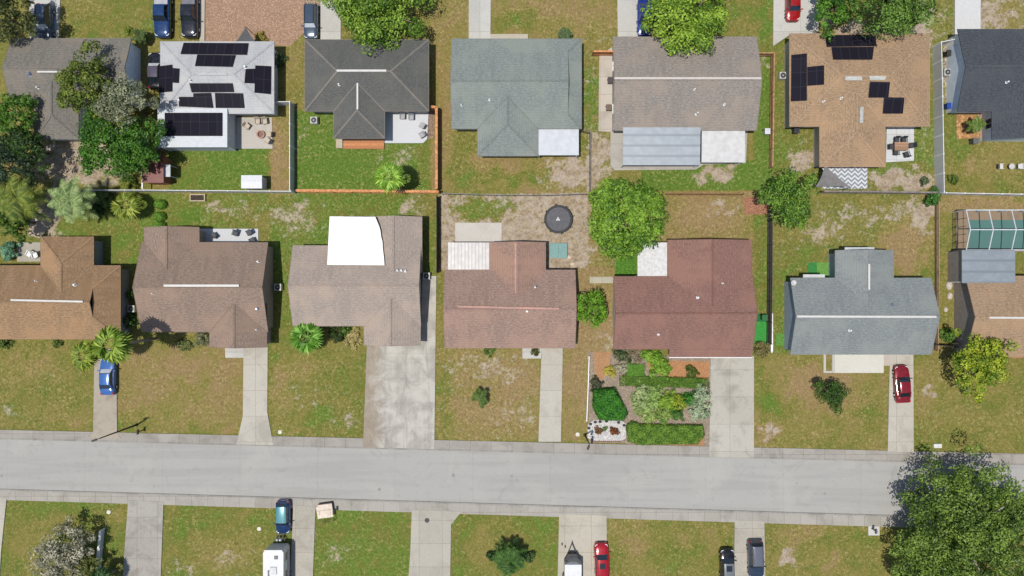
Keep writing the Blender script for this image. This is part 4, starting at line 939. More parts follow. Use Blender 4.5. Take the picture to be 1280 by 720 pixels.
h = House('mauve brown house with cross gables at opposite corners and a bright white ridge strip',
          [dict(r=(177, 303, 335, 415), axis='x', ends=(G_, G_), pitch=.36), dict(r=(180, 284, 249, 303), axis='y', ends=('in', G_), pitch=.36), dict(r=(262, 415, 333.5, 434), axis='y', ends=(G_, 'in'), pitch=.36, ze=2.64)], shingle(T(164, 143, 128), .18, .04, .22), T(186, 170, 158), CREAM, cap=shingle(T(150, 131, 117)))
h.cap(205, 357, 299, 357, STRIP, .26).vent(323, 327, .16).vent(322, 386, .2, .4, CHROME).vent(192, 367, .1).vent(321, 412, .1).openings(0, 'SN').openings(1, 'N').door(0, 'S', 245).door(2, 'S', 320, 2.6, 2.1, OFFW, 'garage_door', panels=4)

h = House('beige grey house with a bright white flat roof laid over its rear wing',
          [dict(r=(366, 307, 526, 407.5), axis='x', ends=(G_, G_), pitch=.36), dict(r=(460, 271, 527.5, 307), axis='y', ends=('in', G_), pitch=.36, ze=2.66), dict(r=(455, 407.5, 525.5, 431.5), axis='y', ends=(G_, 'in'), pitch=.36, ze=2.64)], shingle(T(183, 169, 157), .12, .04), T(206, 198, 190), CREAM, cap=shingle(T(176, 161, 149)))
mb = MB(); v = [P(x, y, 3.75) for x, y in ((409, 331), (480.5, 331.5), (480.2, 326), (479.4, 318), (478.4, 310), (478, 302), (476.4, 296), (475.6, 289), (474, 283), (471.5, 277), (469, 271), (412, 270.5))]
mb.prism([(p.x, p.y) for p in v], 3.55, 3.75); mb.build('flat_roof', corrugated(T(228, 230, 232), 1.15, 0, .88, .2), h.root)
a, b = P(413, 329, 3.55), P(470, 273, 3.55); mb = MB(); mb.box(a.x, a.y, -.05, b.x, b.y, 3.56); mb.build('wall', h.wall, h.root)
h.vent(497, 338, .15).vent(502, 338, .15).vent(507, 339, .15).openings(0, 'SW').openings(1, 'N').door(0, 'S', 420).door(2, 'S', 490, 4.6, 2.15, OFFW, 'garage_door', panels=4)

PINK = shingle(T(208, 168, 154), .1)
h = House('dusty rose house with pink ridge strips and a white corrugated patio roof',
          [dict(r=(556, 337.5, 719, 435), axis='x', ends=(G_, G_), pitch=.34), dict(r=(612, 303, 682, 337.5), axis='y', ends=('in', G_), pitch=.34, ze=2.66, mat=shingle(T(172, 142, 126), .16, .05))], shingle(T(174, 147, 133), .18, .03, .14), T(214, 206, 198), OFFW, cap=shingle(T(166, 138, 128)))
h.g[0]
h.cap(572, 383, 699, 386, PINK, .24).cap(644.5, 304, 644.5, 366, PINK, .22)
h.cover(560, 303, 612, 337, 2.6, corrugated(T(208, 204, 200), .42, 0, .62, .25), slope=-.12); h.vent(669, 359, .12, 1.0).vent(659, 389, .15).openings(0, 'SNE').openings(1, 'NE').door(0, 'S', 660).door(0, 'S', 690, 2.4, 2.1, OFFW, 'garage_door', panels=4)

h = House('maroon L shaped house above the planted front garden',
          [dict(r=(767, 345.5, 941, 436.5), axis='x', ends=(G_, G_), pitch=.36), dict(r=(834.5, 300, 940, 345.5), axis='y', ends=('in', G_), pitch=.24, ext=1.0, ze=2.66)], shingle(T(156, 120, 109), .17, .02), T(210, 200, 190), OFFW, cap=shingle(T(140, 106, 96)))
g = h.g[0]; mb = MB(); a, b = P(836.5, 447, 2.52), P(940.8, 436, 2.66)
mb.mesh([(a.x, a.y, 2.45), (b.x, a.y, 2.45), (b.x, b.y, 2.66), (a.x, b.y, 2.66), (a.x, a.y, 2.3), (b.x, a.y, 2.3), (b.x, b.y, 2.5), (a.x, b.y, 2.5)], [[0, 1, 2, 3], [7, 6, 5, 4], [0, 4, 5, 1], [1, 5, 6, 2], [3, 2, 6, 7], [0, 3, 7, 4]]); mb.build('porch_roof', shingle(T(156, 120, 109), .17, .02), h.root)
mb = MB(); bar2(mb, (a.x, a.y, 2.45), (b.x, a.y, 2.45), .1, .13, .012); mb.build('drip_edge', OFFW, h.root)
h.cover(797, 303, 834.5, 346, 2.55, plain(T(228, 226, 222), .7, var=.12, scale=3)); h.vent(872, 372, .17).vent(823, 418, .14).vent(903, 354, .1).openings(0, 'S').openings(1, 'NE').door(0, 'S', 845).door(0, 'S', 915, 4.4, 2.15, OFFW, 'garage_door', panels=4)

h = House('blue grey gabled house with a long white ridge strip and a projecting rear wing',
          [dict(r=(988, 347.5, 1164, 443), axis='x', ends=(G_, G_), pitch=.36), dict(r=(1044, 313, 1117, 347.5), axis='y', ends=('in', G_), pitch=.36, ze=2.66)], shingle(T(150, 156, 155), .14, -.02), T(176, 190, 204), OFFW, cap=shingle(T(146, 152, 151)))
h.cap(996, 395.5, 1170, 396, STRIP, .24).cap(1086, 330, 1086, 362, STRIP, .22).vent(1115, 381, .2, .3, CHROME).vent(1062, 413, .15).openings(0, 'S').openings(1, 'N').door(0, 'S', 1068).door(0, 'S', 1126, 2.6, 2.15, OFFW, 'garage_door', panels=4)
h.cover(1056, 309, 1093, 315, 2.5, plain(T(206, 210, 212), .5), 'awning', posts=False); h.cover(1004, 343, 1031, 348, 2.4, plain(T(216, 216, 214), .6), 'awning', posts=False)
mb = MB(); p = P(992.5, 353.5, 3.2); mb.lathe((p.x, p.y, 3.0), [(.05, -.1), (.2, .0), (.31, .11), (.33, .13), (.02, .04)], 14); mb.tube((p.x, p.y, 2.7), (p.x, p.y, 3.0), .03); mb.build('satellite_dish', light(T(212, 212, 210)), h.root)

h = House('tan shingled house beside the screened pool, cut by the frame',
          [dict(r=(1207, 345, 1390, 446), axis='x', ends=(G_, G_), pitch=.36)], shingle(T(180, 153, 125), .18, .03), T(170, 160, 150), CREAM, cap=shingle(T(176, 150, 122)))
h.cap(1236, 397, 1300, 397.5, STRIP, .22)
h.cover(1202.5, 312.5, 1269, 354, 2.95, corrugated(T(160, 170, 176), 1.35, 1, .75, .15), slope=.0, wallpart=True); h.openings(0, 'S').door(0, 'S', 1255).door(0, 'S', 1300, 4.4, 2.15, OFFW, 'garage_door', panels=4)
mb = MB(); a, b = P(1264, 447.5, 2.5), P(1390, 443, 2.5); mb.box(a.x, a.y, 2.4, b.x, b.y, 2.52); mb.build('porch_roof', shingle(T(186, 128, 104)), h.root)

# ------------------------------------------------------------------ sheds, sails
def shed(label, x0, y0, x1, y1, z, roofm, wallm, gable=None, name='garden_shed', cat='shed', doorside='S'):
    a, b = P(x0, y1, z), P(x1, y0, z); root = thing(name, label, cat, ((a.x + b.x) / 2, (a.y + b.y) / 2, 0))
    mb = MB(); o = .12; mb.box(a.x + o, a.y + o, -.05, b.x - o, b.y - o, z - .05); mb.build('wall', wallm, root)
    mb = MB(); ym = (a.y + b.y) / 2; r = .18 if gable else .05
    v = [(a.x, a.y, z), (b.x, a.y, z), (b.x, ym, z + r), (a.x, ym, z + r), (b.x, b.y, z), (a.x, b.y, z)]; w = [(x, y, k - .07) for x, y, k in v]
    mb.mesh(v + w, [[0, 1, 2, 3], [3, 2, 4, 5], [9, 8, 7, 6], [11, 10, 8, 9], [0, 6, 7, 1], [1, 7, 8, 2], [2, 8, 10, 4], [4, 10, 11, 5], [5, 11, 9, 3], [3, 9, 6, 0]]); mb.build('roof', roofm, root)
    mb = MB(); c = (a.x + b.x) / 2; mb.box(c - .45, a.y + o - .03, .02, c + .45, a.y + o + .03, min(1.9, z - .2)); d = mb.build('door', wallm, root)
    mb = MB(); mb.box(c + .3, a.y + o - .08, .95, c + .36, a.y + o - .03, 1.1); mb.build('handle', DARKTRIM, d)
    return root
shed('small white garden shed against the white fence', 301.5, 219, 327.5, 235.5, 2.0, plain(T(232, 234, 236), .5, var=.03), plain(T(214, 216, 218), .6))
r = shed('red brown shed with a pale lean-to, beside the tall spreading tree', 177.5, 194, 204.5, 228.5, 2.3, corrugated(T(132, 76, 68), .5, 1, .8, .3), planks(T(206, 128, 92), .2, 0))
mb = MB(); a, b = P(204, 221, 1.9), P(213, 206, 1.9); mb.box(a.x, a.y, 1.85, b.x, b.y, 1.93); mb.box(b.x - .08, a.y + .05, -.03, b.x, a.y + .13, 1.86); mb.box(b.x - .08, b.y - .13, -.03, b.x, b.y - .05, 1.86); mb.build('lean_to_roof', plain(T(206, 210, 214), .5), r)
mb = MB(); a, b = P(177, 236, 1.6), P(178.5, 200, 1.6); mb.box(a.x, a.y, 1.5, b.x, b.y, 1.62); mb.build('side_board', WHITE, r)

def sail(label, pts, col, name='shade_sail'):
    w = [P(*p) for p in pts]; c = sum(w, Vector()) / 3; root = thing(name, label, 'shade sail', (c.x, c.y, 0)); mb = MB(); n = 8; idx = {}; V = []
    for i in range(n + 1):
        for j in range(n + 1 - i):
            k = n - i - j; u, v_, t = i / n, j / n, k / n; p = w[0] * u + w[1] * v_ + w[2] * t
            p = p + (c - p) * (.55 * (u * v_ + v_ * t + t * u)) * (1 if min(i, j, k) == 0 else .4); p.z -= .9 * u * v_ * t * 3; idx[i, j] = len(V); V.append(p)
    F = []
    for i in range(n):
        for j in range(n - i):
            F.append([idx[i, j], idx[i + 1, j], idx[i, j + 1]])
            if i + j < n - 1: F.append([idx[i + 1, j], idx[i + 1, j + 1], idx[i, j + 1]])
    mb.mesh(V, F); mb.build('canopy', plain(col, .8, var=.12), root, True)
    for p in w: mb = MB(); mb.tube((p.x, p.y, -.05), (p.x, p.y, p.z + .1), .05, .04, 8); mb.build('post', plain((.2, .2, .2, 1), .5, .5), root)
sail('black triangular shade sail at the edge of the reddish gravel yard', [(307, 33, 2.9), (294, 53, 2.6), (320, 53, 2.6)], T(92, 94, 96))
sail('grey triangular shade sail over a zigzag patterned rug', [(1031, 206, 2.6), (1019, 234, 2.3), (1064, 234, 2.4)], T(132, 128, 126))
# zigzag rug
s = NB('zigzag_weave'); co = s.coord(); p = s.n('SeparateXYZ', {0: co})
zz = s.math('ADD', p.outputs[1], s.math('PINGPONG', p.outputs[0], .42)); f = s.ramp(s.math('ABSOLUTE', s.math('SUBTRACT', s.math('FRACT', s.math('DIVIDE', zz, .55)), .5)), .22, .26)
s.bsdf(s.mix(f, T(232, 234, 236), T(150, 158, 168)), .95)
mb = MB(); a, b = P(1028, 236), P(1084, 209); mb.box(a.x, a.y, .005, b.x, b.y, .03); one('outdoor_rug', 'white outdoor rug with a grey zigzag pattern laid behind the tan brown solar house', 'rug', mb, s.m)

# ------------------------------------------------------------------ the pool and its cage
a, b = P(1210, 311), P(1400, 275)
mb = MB(); mb.poly([(a.x, a.y, .05), (b.x, a.y, .05), (b.x, b.y, .05), (a.x, b.y, .05)])
s = NB('pool_water'); s.bsdf(s.mix(s.noise(.6, 4), T(90, 130, 122), T(104, 142, 134)), .08, Specular_IOR_Level=.6); setting('pool_water', mb, s.m)
DECK = concrete(T(160, 140, 116), .5)
c0, c1 = P(1195, 315), P(1400, 263); mb = MB()
for q in ((c0.x, b.y, c1.x, c1.y), (c0.x, a.y, a.x, b.y), (c0.x, c0.y, c1.x, a.y)): mb.box(q[0], q[1], -.05, q[2], q[3], .07)
setting('pool_deck', mb, DECK)
root = thing('pool_cage', 'white framed screen enclosure arched over the teal swimming pool', 'pool enclosure', (P(1240, 290).x, P(1240, 290).y, 0)); ALW = plain(T(226, 230, 232), .4)
ze, zr = 2.6, 3.35; yN, yR, yS = P(0, 262.5, ze).y, P(0, 287, zr).y, P(0, 312.5, ze).y; xw = P(1208, 0, ze).x; xe = P(1400, 0, ze).x
mb = MB()
for y, z in ((yN, ze), (yR, zr), (yS, ze)): mb.bar((xw, y, z), (xe, y, z), .12, .14)
mb.build('beam', ALW, root)
x = xw; k = 0
while x < xe:
    mb = MB(); mb.bar((x, yN, ze), (x, yR, zr), .1, .1); mb.bar((x, yR, zr), (x, yS, ze), .1, .1); mb.build('rafter', ALW, root)
    for y in (yN, yS):
        mb = MB(); mb.box(x - .05, y - .05, -.05, x + .05, y + .05, ze - .02); mb.build('post', ALW if y == yN else ALW, root)
    x += 2.75 if k else 2.75; k += 1
mb = MB()
for z in (.05, 1.0, 2.0): mb.bar((xw, yN, z + .06), (xw, yS, z + .06), .05, .05)
for i in range(1, 5): y = yS + (yN - yS) * i / 5; mb.box(xw - .03, y - .03, 0, xw + .03, y + .03, ze)
mb.build('screen_frame', plain((.06, .055, .05, 1), .6), root)
# ------------------------------------------------------------------ fences
WOODO = T(214, 150, 100); WOODB = T(150, 112, 78); WOODG = T(134, 126, 118); WOODD = T(84, 74, 66)
fence('long white vinyl fence below the shed lawn, meeting palms at one end', [(60, 237.5), (180, 237.5), (363, 239)], 1.8, 'vinyl')
fence('white vinyl fence running along the lawn beside the fire ring patio', [(340, 127), (362, 127), (362, 237)], 1.8, 'vinyl')
fence('orange stained wood fence below the green lawn with the small palm', [(370, 238), (460, 238.5), (548, 239.5)], 1.7, 'wood', WOODO, capw=.3)
fence('orange stained wood fence running up beside the pale corner patio', [(545.5, 236), (545.5, 134), (538, 133)], 1.8, 'wood', WOODO, capw=.3)
fence('dark weathered wood fence along the bare yard with the trampoline', [(545.5, 245), (545.5, 340)], 1.9, 'wood', WOODD)
fence('black chain link fence above the trampoline yard', [(552, 241.5), (620, 243.5), (690, 243.5), (734, 242)], 1.2, 'chain', T(70, 70, 72))
fence('thin black chain link fence beside the dirt patch behind the grey green house', [(727, 163), (738, 165), (737.5, 240)], 1.2, 'chain', T(60, 60, 60))
fence('short orange brown wood fence joining the taupe house to its concrete walk', [(742, 64), (767, 64)], 1.6, 'wood', WOODO, capw=.2)
fence('brown wood fence beside the bright green side lawn of the taupe house', [(947, 66), (968, 66), (967, 140), (966, 208)], 1.3, 'wood', T(182, 142, 102), capw=.14)
fence('thin brown wood fence below the bright green back lawn', [(800, 241.5), (930, 242)], 1.4, 'wood', WOODB)
fence('long dark fence between the maroon house and the blue grey house', [(966, 262), (965.5, 350), (964.5, 430)], 1.7, 'wood', T(92, 88, 80))
fence('grey weathered wood fence below the zigzag rug patio', [(1030, 239), (1100, 239.5), (1172, 240.5)], 1.7, 'wood', WOODG, capw=.2)
fence('thin brown wood fence between the blue grey house and the pool house', [(1174, 250), (1174, 340), (1173, 438)], .9, 'wood', T(184, 158, 124))
fence('tall white vinyl fence seen from its grey side beside the dark slate house', [(1194, 49), (1177, 52.5), (1178.5, 120), (1180.5, 240)], 1.85, 'vinyl')
fence('white vinyl fence above the pool cage', [(1183, 241), (1300, 243)], 1.8, 'vinyl')
fence('low pinkish white board fence along the planted front garden', [(736.5, 446), (735, 490), (733.5, 526)], .6, 'vinyl', capw=.1)
fence('low white vinyl fence running to the bottom edge beside the grey shrub', [(125, 664), (118, 735)], 1.0, 'vinyl', capw=.3)
fence('short dark fence between the red brown shed and the solar house', [(160, 129), (182, 129), (196, 131)], 1.6, 'vinyl')
fence('low white rail fence beside the green turf pads', [(965, 392), (965, 440)], 1.0, 'vinyl', capw=.25)
fence('short dark fence closing the side yard between the blue grey house and the pool house', [(1170, 431), (1198, 434)], 1.5, 'wood', WOODD)

# ------------------------------------------------------------------ cars
B_ = 0; U_ = math.pi
C = lambda r, g, b, k=2.2: T(r, g, b, k)
car('dark teal grey suv parked in front of the grey brown house, nose toward it', 54.5, 27, U_, 'suv', C(110, 128, 150), windshade=True, rack=True, scale=.97)
car('deep blue pickup with a pale bed cover, left of two pickups parked side by side', 202, 17, U_, 'pickup', C(26, 78, 140), bedcol=plain(T(186, 188, 192), .6), cat='pickup truck', name='pickup_truck')
car('black pickup with a grey bed cover, parked beside the deep blue pickup', 236, 17, U_, 'pickup', C(40, 46, 60), bedcol=plain(T(126, 126, 134), .7), cat='pickup truck', name='pickup_truck')
car('slate blue suv with a silver sunshade parked on the reddish gravel', 388, 26, U_, 'suv', C(88, 108, 132), windshade=True, rack=True, scale=.93)
car('blue car half hidden beneath the big tree in front of the taupe house', 806, 21, U_, 'sedan', C(36, 66, 168))
car('bright red car cut by the top edge on a concrete driveway', 992, 5, U_, 'hatch', C(214, 32, 34))
car('medium blue sedan parked under palm fronds on the narrow driveway', 134, 470, 0, 'sedan', C(84, 142, 228), windshade=True)
car('dark red sedan parked in front of the blue grey house', 1128.5, 480, R(3), 'sedan', C(176, 34, 50), sunroof=False)
car('blue hatchback with a pale turquoise roof parked behind the white travel trailer', 353.5, 647, U_, 'hatch', C(30, 72, 130), roofcol=C(120, 196, 206))
car('red suv with a sunroof beside the white cargo trailer', 752.5, 702, R(2), 'suv', C(222, 20, 46), sunroof=True, scale=.95)
car('black hatchback with a silver roof parked half on the grass', 909.5, 707, R(1), 'hatch', C(34, 34, 38), roofcol=C(158, 164, 168), sunroof=True)
car('dark suv with a grey roof and light blue hood beside the black hatchback', 945.5, 700, U_ + R(2), 'suv', C(64, 84, 108), roofcol=C(140, 146, 160), rack=True)
car('cluttered black car with a purplish roof squeezed between two houses', 193.5, 88, 0, 'sedan', C(38, 40, 46), roofcol=C(120, 112, 130), scale=.98, windshade=True)

# travel trailer
q = P(341.5, 705, 2.9); root = thing('travel_trailer', 'white travel trailer with a dark roof vent, hitch toward the blue hatchback', 'travel trailer', (q.x, q.y, 0))
x0, x1, y1, y0 = q.x - 1.22, q.x + 1.22, P(0, 688, 2.9).y, P(0, 688, 2.9).y - 7.2; RVW = plain(T(232, 232, 234), .35, var=.04)
mb = MB(); mb.prism([(x0, y0), (x1, y0), (x1, y1 - .35), (x1 - .2, y1), (x0 + .2, y1), (x0, y1 - .35)], .55, 2.75); mb.build('body', RVW, root)
mb = MB(); mb.prism([(x0 - .01, y0 - .02), (x1 + .01, y0 - .02), (x1 + .01, y1 - .3), (x1 - .2, y1 + .03), (x0 + .2, y1 + .03), (x0 - .01, y1 - .3)], 2.75, 2.9); mb.build('roof', plain(T(238, 238, 240), .5, var=.04, scale=3), root)
for dx, dy, s_, hh in ((.35, 6.35, .42, .08), (-.55, 4.4, .2, .08)):
    mb = MB(); mb.box(q.x + dx - s_ / 2, y0 + dy - s_ / 2 * (1 if s_ > .3 else 4), 2.895, q.x + dx + s_ / 2, y0 + dy + s_ / 2 * (1 if s_ > .3 else 4), 2.9 + hh); mb.build('roof_hatch', plain((.08, .085, .1, 1), .4), root)
mb = MB(); mb.prism([(q.x - .45, y0 + 4.3), (q.x + .45, y0 + 4.3), (q.x + .4, y0 + 5.2), (q.x - .35, y0 + 5.2)], 2.895, 3.05); mb.build('air_conditioner', plain(T(222, 222, 222), .5), root)
mb = MB(); mb.box(x0 - .012, y0 + .1, 1.1, x1 + .012, y1 - .5, 1.3); mb.build('stripe', plain(T(110, 114, 122), .5), root)
for sx, xx in ((1, x1), (-1, x0)):
    for yy in (1.2, 3.4, 5.6):
        mb = MB(); mb.box(xx - .02, y0 + yy, 1.55, xx + .02 + (0 if sx < 0 else .0), y0 + yy + .95, 2.2); mb.build('window', glassy(), root)
    for yy in (2.4, 3.3):
        mb = MB(); mb.tube((xx - sx * .25, y0 + yy, .36), (xx + sx * .015, y0 + yy, .36), .36, .35, 16); w_ = mb.build('wheel', TYRE, root); mb = MB(); mb.tube((xx, y0 + yy, .36), (xx + sx * .03, y0 + yy, .36), .2, .18, 12); mb.build('rim', RIM, w_)
mb = MB(); mb.bar((q.x - .8, y1, .55), (q.x, y1 + 1.5, .55), .1, .12); mb.bar((q.x + .8, y1, .55), (q.x, y1 + 1.5, .55), .1, .12); mb.tube((q.x, y1 + 1.4, .5), (q.x, y1 + 1.7, .5), .07); mb.build('hitch', BLACKPL, root)
for dx in (-.2, .2): mb = MB(); mb.lathe((q.x + dx, y1 + .55, .55), [(.05, 0), (.16, .05), (.16, .5), (.1, .6), (.03, .66)], 12); mb.build('propane_tank', plain(T(228, 228, 228), .4), root)
mb = MB(); mb.tube((q.x + .0, y1 + 1.25, .3), (q.x, y1 + 1.25, .95), .05); mb.build('jack', CHROME, root)

# cargo trailer
q = P(716.5, 700, 2.1); root = thing('cargo_trailer', 'white cargo trailer with a dark wedge front beside the red suv', 'trailer', (q.x, q.y, 0)); w = 1.02
y1 = P(0, 706, 2.1).y; mb = MB(); mb.prism([(q.x - w, y1 - 4.5), (q.x + w, y1 - 4.5), (q.x + w, y1), (q.x - w, y1)], .45, 2.1); mb.build('body', plain(T(240, 240, 240), .4, var=.04), root)
mb = MB(); mb.mesh([(q.x - w, y1, .5), (q.x + w, y1, .5), (q.x + w * .35, y1 + .85, .5), (q.x - w * .35, y1 + .85, .5), (q.x - w, y1, 2.08), (q.x + w, y1, 2.08), (q.x + w * .4, y1 + .3, 1.95), (q.x - w * .4, y1 + .3, 1.95)], [[4, 7, 6, 5][::-1], [3, 2, 6, 7], [0, 3, 7, 4], [2, 1, 5, 6], [0, 1, 2, 3][::-1]]); mb.build('front_panel', plain(T(150, 154, 158), .35, .4), root)
mb = MB(); mb.mesh([(q.x - w * .9, y1 + .06, .5), (q.x + w * .9, y1 + .06, .5), (q.x + w * .5, y1 + .92, .5), (q.x - w * .5, y1 + .92, .5), (q.x - w * .9, y1 + .06, 1.1), (q.x + w * .9, y1 + .06, 1.1), (q.x + w * .5, y1 + .92, 1.1), (q.x - w * .5, y1 + .92, 1.1)], [[4, 5, 6, 7], [0, 4, 7, 3], [3, 7, 6, 2], [2, 6, 5, 1]]); mb.build('stone_guard', BLACKPL, root)
mb = MB(); mb.bar((q.x - .5, y1 + .8, .55), (q.x, y1 + 2.0, .55), .09, .1); mb.bar((q.x + .5, y1 + .8, .55), (q.x, y1 + 2.0, .55), .09, .1); mb.tube((q.x, y1 + 1.9, .5), (q.x, y1 + 2.2, .5), .06); mb.build('hitch', BLACKPL, root)
for sx in (-1, 1): mb = MB(); mb.tube((q.x + sx * (w - .05), y1 - 2.2, .34), (q.x + sx * (w + .17), y1 - 2.2, .34), .34, .33, 16); w_ = mb.build('wheel', TYRE, root); mb = MB(); mb.bar((q.x + sx * (w + .1), y1 - 2.7, .78), (q.x + sx * (w + .1), y1 - 1.7, .78), .24, .06); mb.build('fender', BLACKPL, root)

# a low lidded box left at the driveway corner
q = P(406, 637.5, .6); rz = R(8); root = thing('storage_box', 'low cream topped box with a dark wire rack, left at the driveway corner', 'storage box', (0, 0, 0))
mb = MB(); mb.prism([(-.9, -.82), (.95, -.82), (.95, .82), (-.7, .82), (-.95, .55)], -.02, .62); mb.build('body', plain((.07, .045, .04, 1), .7), root)
mb = MB(); mb.prism([(-.98, -.95), (1.0, -.95), (1.0, .72), (-.72, .74), (-1.0, .42)], .62, .68); mb.build('lid', plain(T(238, 222, 202), .7, var=.12, scale=2.5), root)
mb = MB(); mb.box(-.8, -.02, .68, .8, .02, .695); mb.box(-.7, -.5, .68, -.66, 0, .695); mb.box(.66, -.7, .68, .7, .02, .695); mb.build('strap', plain((.2, .16, .13, 1), .7), root)
mb = MB(); mb.tube((-.45, -1.5, .5), (.95, -1.48, .5), .03); mb.tube((-.45, -1.5, .5), (-.55, -.9, .5), .03); mb.tube((.95, -1.48, .5), (.98, -.9, .5), .03)
for x in (-.1, .25, .6): mb.tube((x, -1.49, .5), (x, -.9, .5), .014)
for x in (-.45, .95): mb.tube((x, -1.49, .5), (x, -1.47, -.03), .025)
mb.build('wire_rack', BLACKPL, root)
root.location = (q.x, q.y, .05); root.rotation_euler = (0, 0, rz)

# ------------------------------------------------------------------ trampoline, spa, small furniture
q = P(698, 274, .9); root = thing('trampoline', 'large round black trampoline standing on the bare sandy yard', 'trampoline', (q.x, q.y, 0)); r_ = 1.72
mb = MB(); mb.lathe((q.x, q.y, .88), [(.01, 0), (r_ - .22, 0), (r_ - .22, .012), (.01, .012)], 40); mb.build('jumping_mat', plain(T(104, 104, 108), .8, var=.12, scale=3), root)
mb = MB(); mb.lathe((q.x, q.y, .86), [(r_ - .24, 0), (r_ + .02, 0), (r_ + .04, .03), (r_, .07), (r_ - .2, .07), (r_ - .24, .03)], 40); mb.build('edge_pad', plain((.018, .018, .02, 1), .6), root)
for k in range(8):
    a = k * math.pi / 4 + .2; x, y = q.x + (r_ + .1) * math.cos(a), q.y + (r_ + .1) * math.sin(a); mb = MB(); mb.tube((x, y, -.03), (x, y, 1.5), .05, .05, 8); mb.tube((x - .1 * math.cos(a), y - .1 * math.sin(a), .8), (x, y, .8), .04); mb.build('net_pole', BLACKPL, root)
mb = MB()
for a in (1.57, 3.67, 5.76): mb.lathe((q.x - .05 + .14 * math.cos(a), q.y + .0 + .14 * math.sin(a), .893), [(.12, 0), (.12, .004)], 9)
mb.build('emblem', plain(T(222, 222, 222), .7), root)
a, b = P(687, 322.6, .5), P(709, 304, .5); mb = MB(); root = thing('spa_pool', 'square pale teal spa cover beside the dusty rose house', 'hot tub', ((a.x + b.x) / 2, (a.y + b.y) / 2, 0))
mb.box(a.x + .06, a.y + .06, -.03, b.x - .06, b.y - .06, .42); mb.build('tub', plain(T(120, 112, 104), .8), root)
mb = MB(); mb.box(a.x, a.y, .42, (a.x + b.x) / 2 - .01, b.y, .52); mb.box((a.x + b.x) / 2 + .01, a.y, .42, b.x, b.y, .52); mb.build('cover', plain(T(128, 170, 164), .6, var=.1, scale=3), root)
for dx, dy in ((711, 321), (714.5, 330)): pass
for (x, y), lb in zip(((711, 321.5), (715.5, 330)), ('small cream stepping stone touching the corner of the spa cover', 'small cream stepping stone below the spa cover')):
    p = P(x, y); mb = MB(); mb.lathe((p.x, p.y, -.02), [(.3, 0), (.3, .05), (.24, .07), (.02, .075)], 9, 0, 1, .75); one('stepping_stone', lb, 'stone', mb, plain(T(226, 204, 176), .9), None, 'stepping stones by the spa')

def chair(label, px, py, rz, mat, group, z=.1, lounge=False):
    root = thing('patio_chair', label, 'chair', (0, 0, 0), 0, group); w = .3
    mb = MB(); mb.box(-w, -.28, .40, w, .28, .46); mb.build('seat', mat, root)
    mb = MB(); mb.mesh([(-w, -.28, .46), (w, -.28, .46), (w, -.42, .95), (-w, -.42, .95), (-w, -.33, .44), (w, -.33, .44), (w, -.47, .95), (-w, -.47, .95)], [[0, 1, 2, 3], [7, 6, 5, 4], [0, 3, 7, 4], [1, 5, 6, 2], [3, 2, 6, 7]]); mb.build('backrest', mat, root)
    for sx in (-1, 1):
        mb = MB(); mb.box(sx * w - .035, -.36, .62, sx * w + .035, .26, .66); mb.tube((sx * w, .24, .46), (sx * w, .24, .62), .02); mb.build('armrest', mat, root)
        for y in (-.25, .25): mb = MB(); mb.tube((sx * (w - .03), y, 0), (sx * (w - .05), y * .9, .41), .025, .025, 6); mb.build('leg', mat, root)
    p = P(px, py, .5); root.location = (p.x, p.y, z); root.rotation_euler = (0, 0, rz)
    return root
BLKF = plain((.04, .042, .045, 1), .6); GRYF = plain((.3, .3, .3, 1), .6); WHTF = plain((.7, .7, .68, 1), .5); TANF = plain((.42, .36, .28, 1), .8)
def chairs(mat, group, spec, z=.1):
    first = None
    for lb, x, y, a in spec:
        p = P(x, y, .5)
        if first is None: first = chair(lb, x, y, R(a), mat, group, z)
        else: dup(first, (p.x, p.y, z), R(a), lb)
chairs(TANF, 'chairs around the fire ring', [
    ('tan chair facing the fire ring, directly above it against the house', 322, 152, 180), ('tan chair nearest the house corner, above and right of the fire ring', 331, 152, 190), ('tan chair left of the fire ring, set at an angle', 309, 158, 235),
    ('tan chair below and right of the fire ring near the patio edge', 334, 176, 60), ('tan chair right of the fire ring at the patio edge', 336, 168, 90)])
p = P(326, 168, .25); root = thing('fire_ring', 'round reddish stone fire ring in the middle of the chair patio', 'fire pit', (p.x, p.y, .08))
mb = MB(); mb.lathe((p.x, p.y, .07), [(.5, 0), (.52, .3), (.36, .3), (.34, .05)], 16); mb.build('ring', plain(T(190, 150, 132), .9, var=.25, scale=5), root); mb = MB(); mb.lathe((p.x, p.y, .08), [(.34, 0), (.3, .06), (.02, .1)], 12); mb.build('ash', plain(T(150, 120, 104), .95, var=.3, scale=8), root)
chairs(GRYF, 'chairs on the pale corner patio', [('grey chair against the charcoal house wall, left of a pair', 503, 146, 180), ('grey chair against the charcoal house wall, right of a pair', 514, 147, 180), ('grey chair at the right edge of the pale corner patio, upper of two', 527, 157, 60), ('grey chair at the right edge of the pale corner patio, lower of two', 527, 169, 120)])
chairs(BLKF, 'dining chairs around the brown table', [('black dining chair above the brown table, left one', 1121, 175.5, 180), ('black dining chair above the brown table, right one', 1130, 175.5, 180), ('black dining chair at the left end of the brown table', 1114, 183.5, 270), ('black dining chair at the right end of the brown table', 1139, 182, 95), ('black dining chair below the brown table, left one', 1120, 190, 0), ('black dining chair pulled out below the brown table, right one', 1133, 192.5, 20)], .08)
p = P(1126.5, 183, .75); root = thing('dining_table', 'brown rectangular dining table on the white patio of the solar hip roofed house', 'table', (p.x, p.y, .08))
mb = MB(); mb.box(p.x - .85, p.y - .52, .78, p.x + .85, p.y + .52, .83); mb.build('table_top', planks(T(190, 150, 118), .17, 1), root)
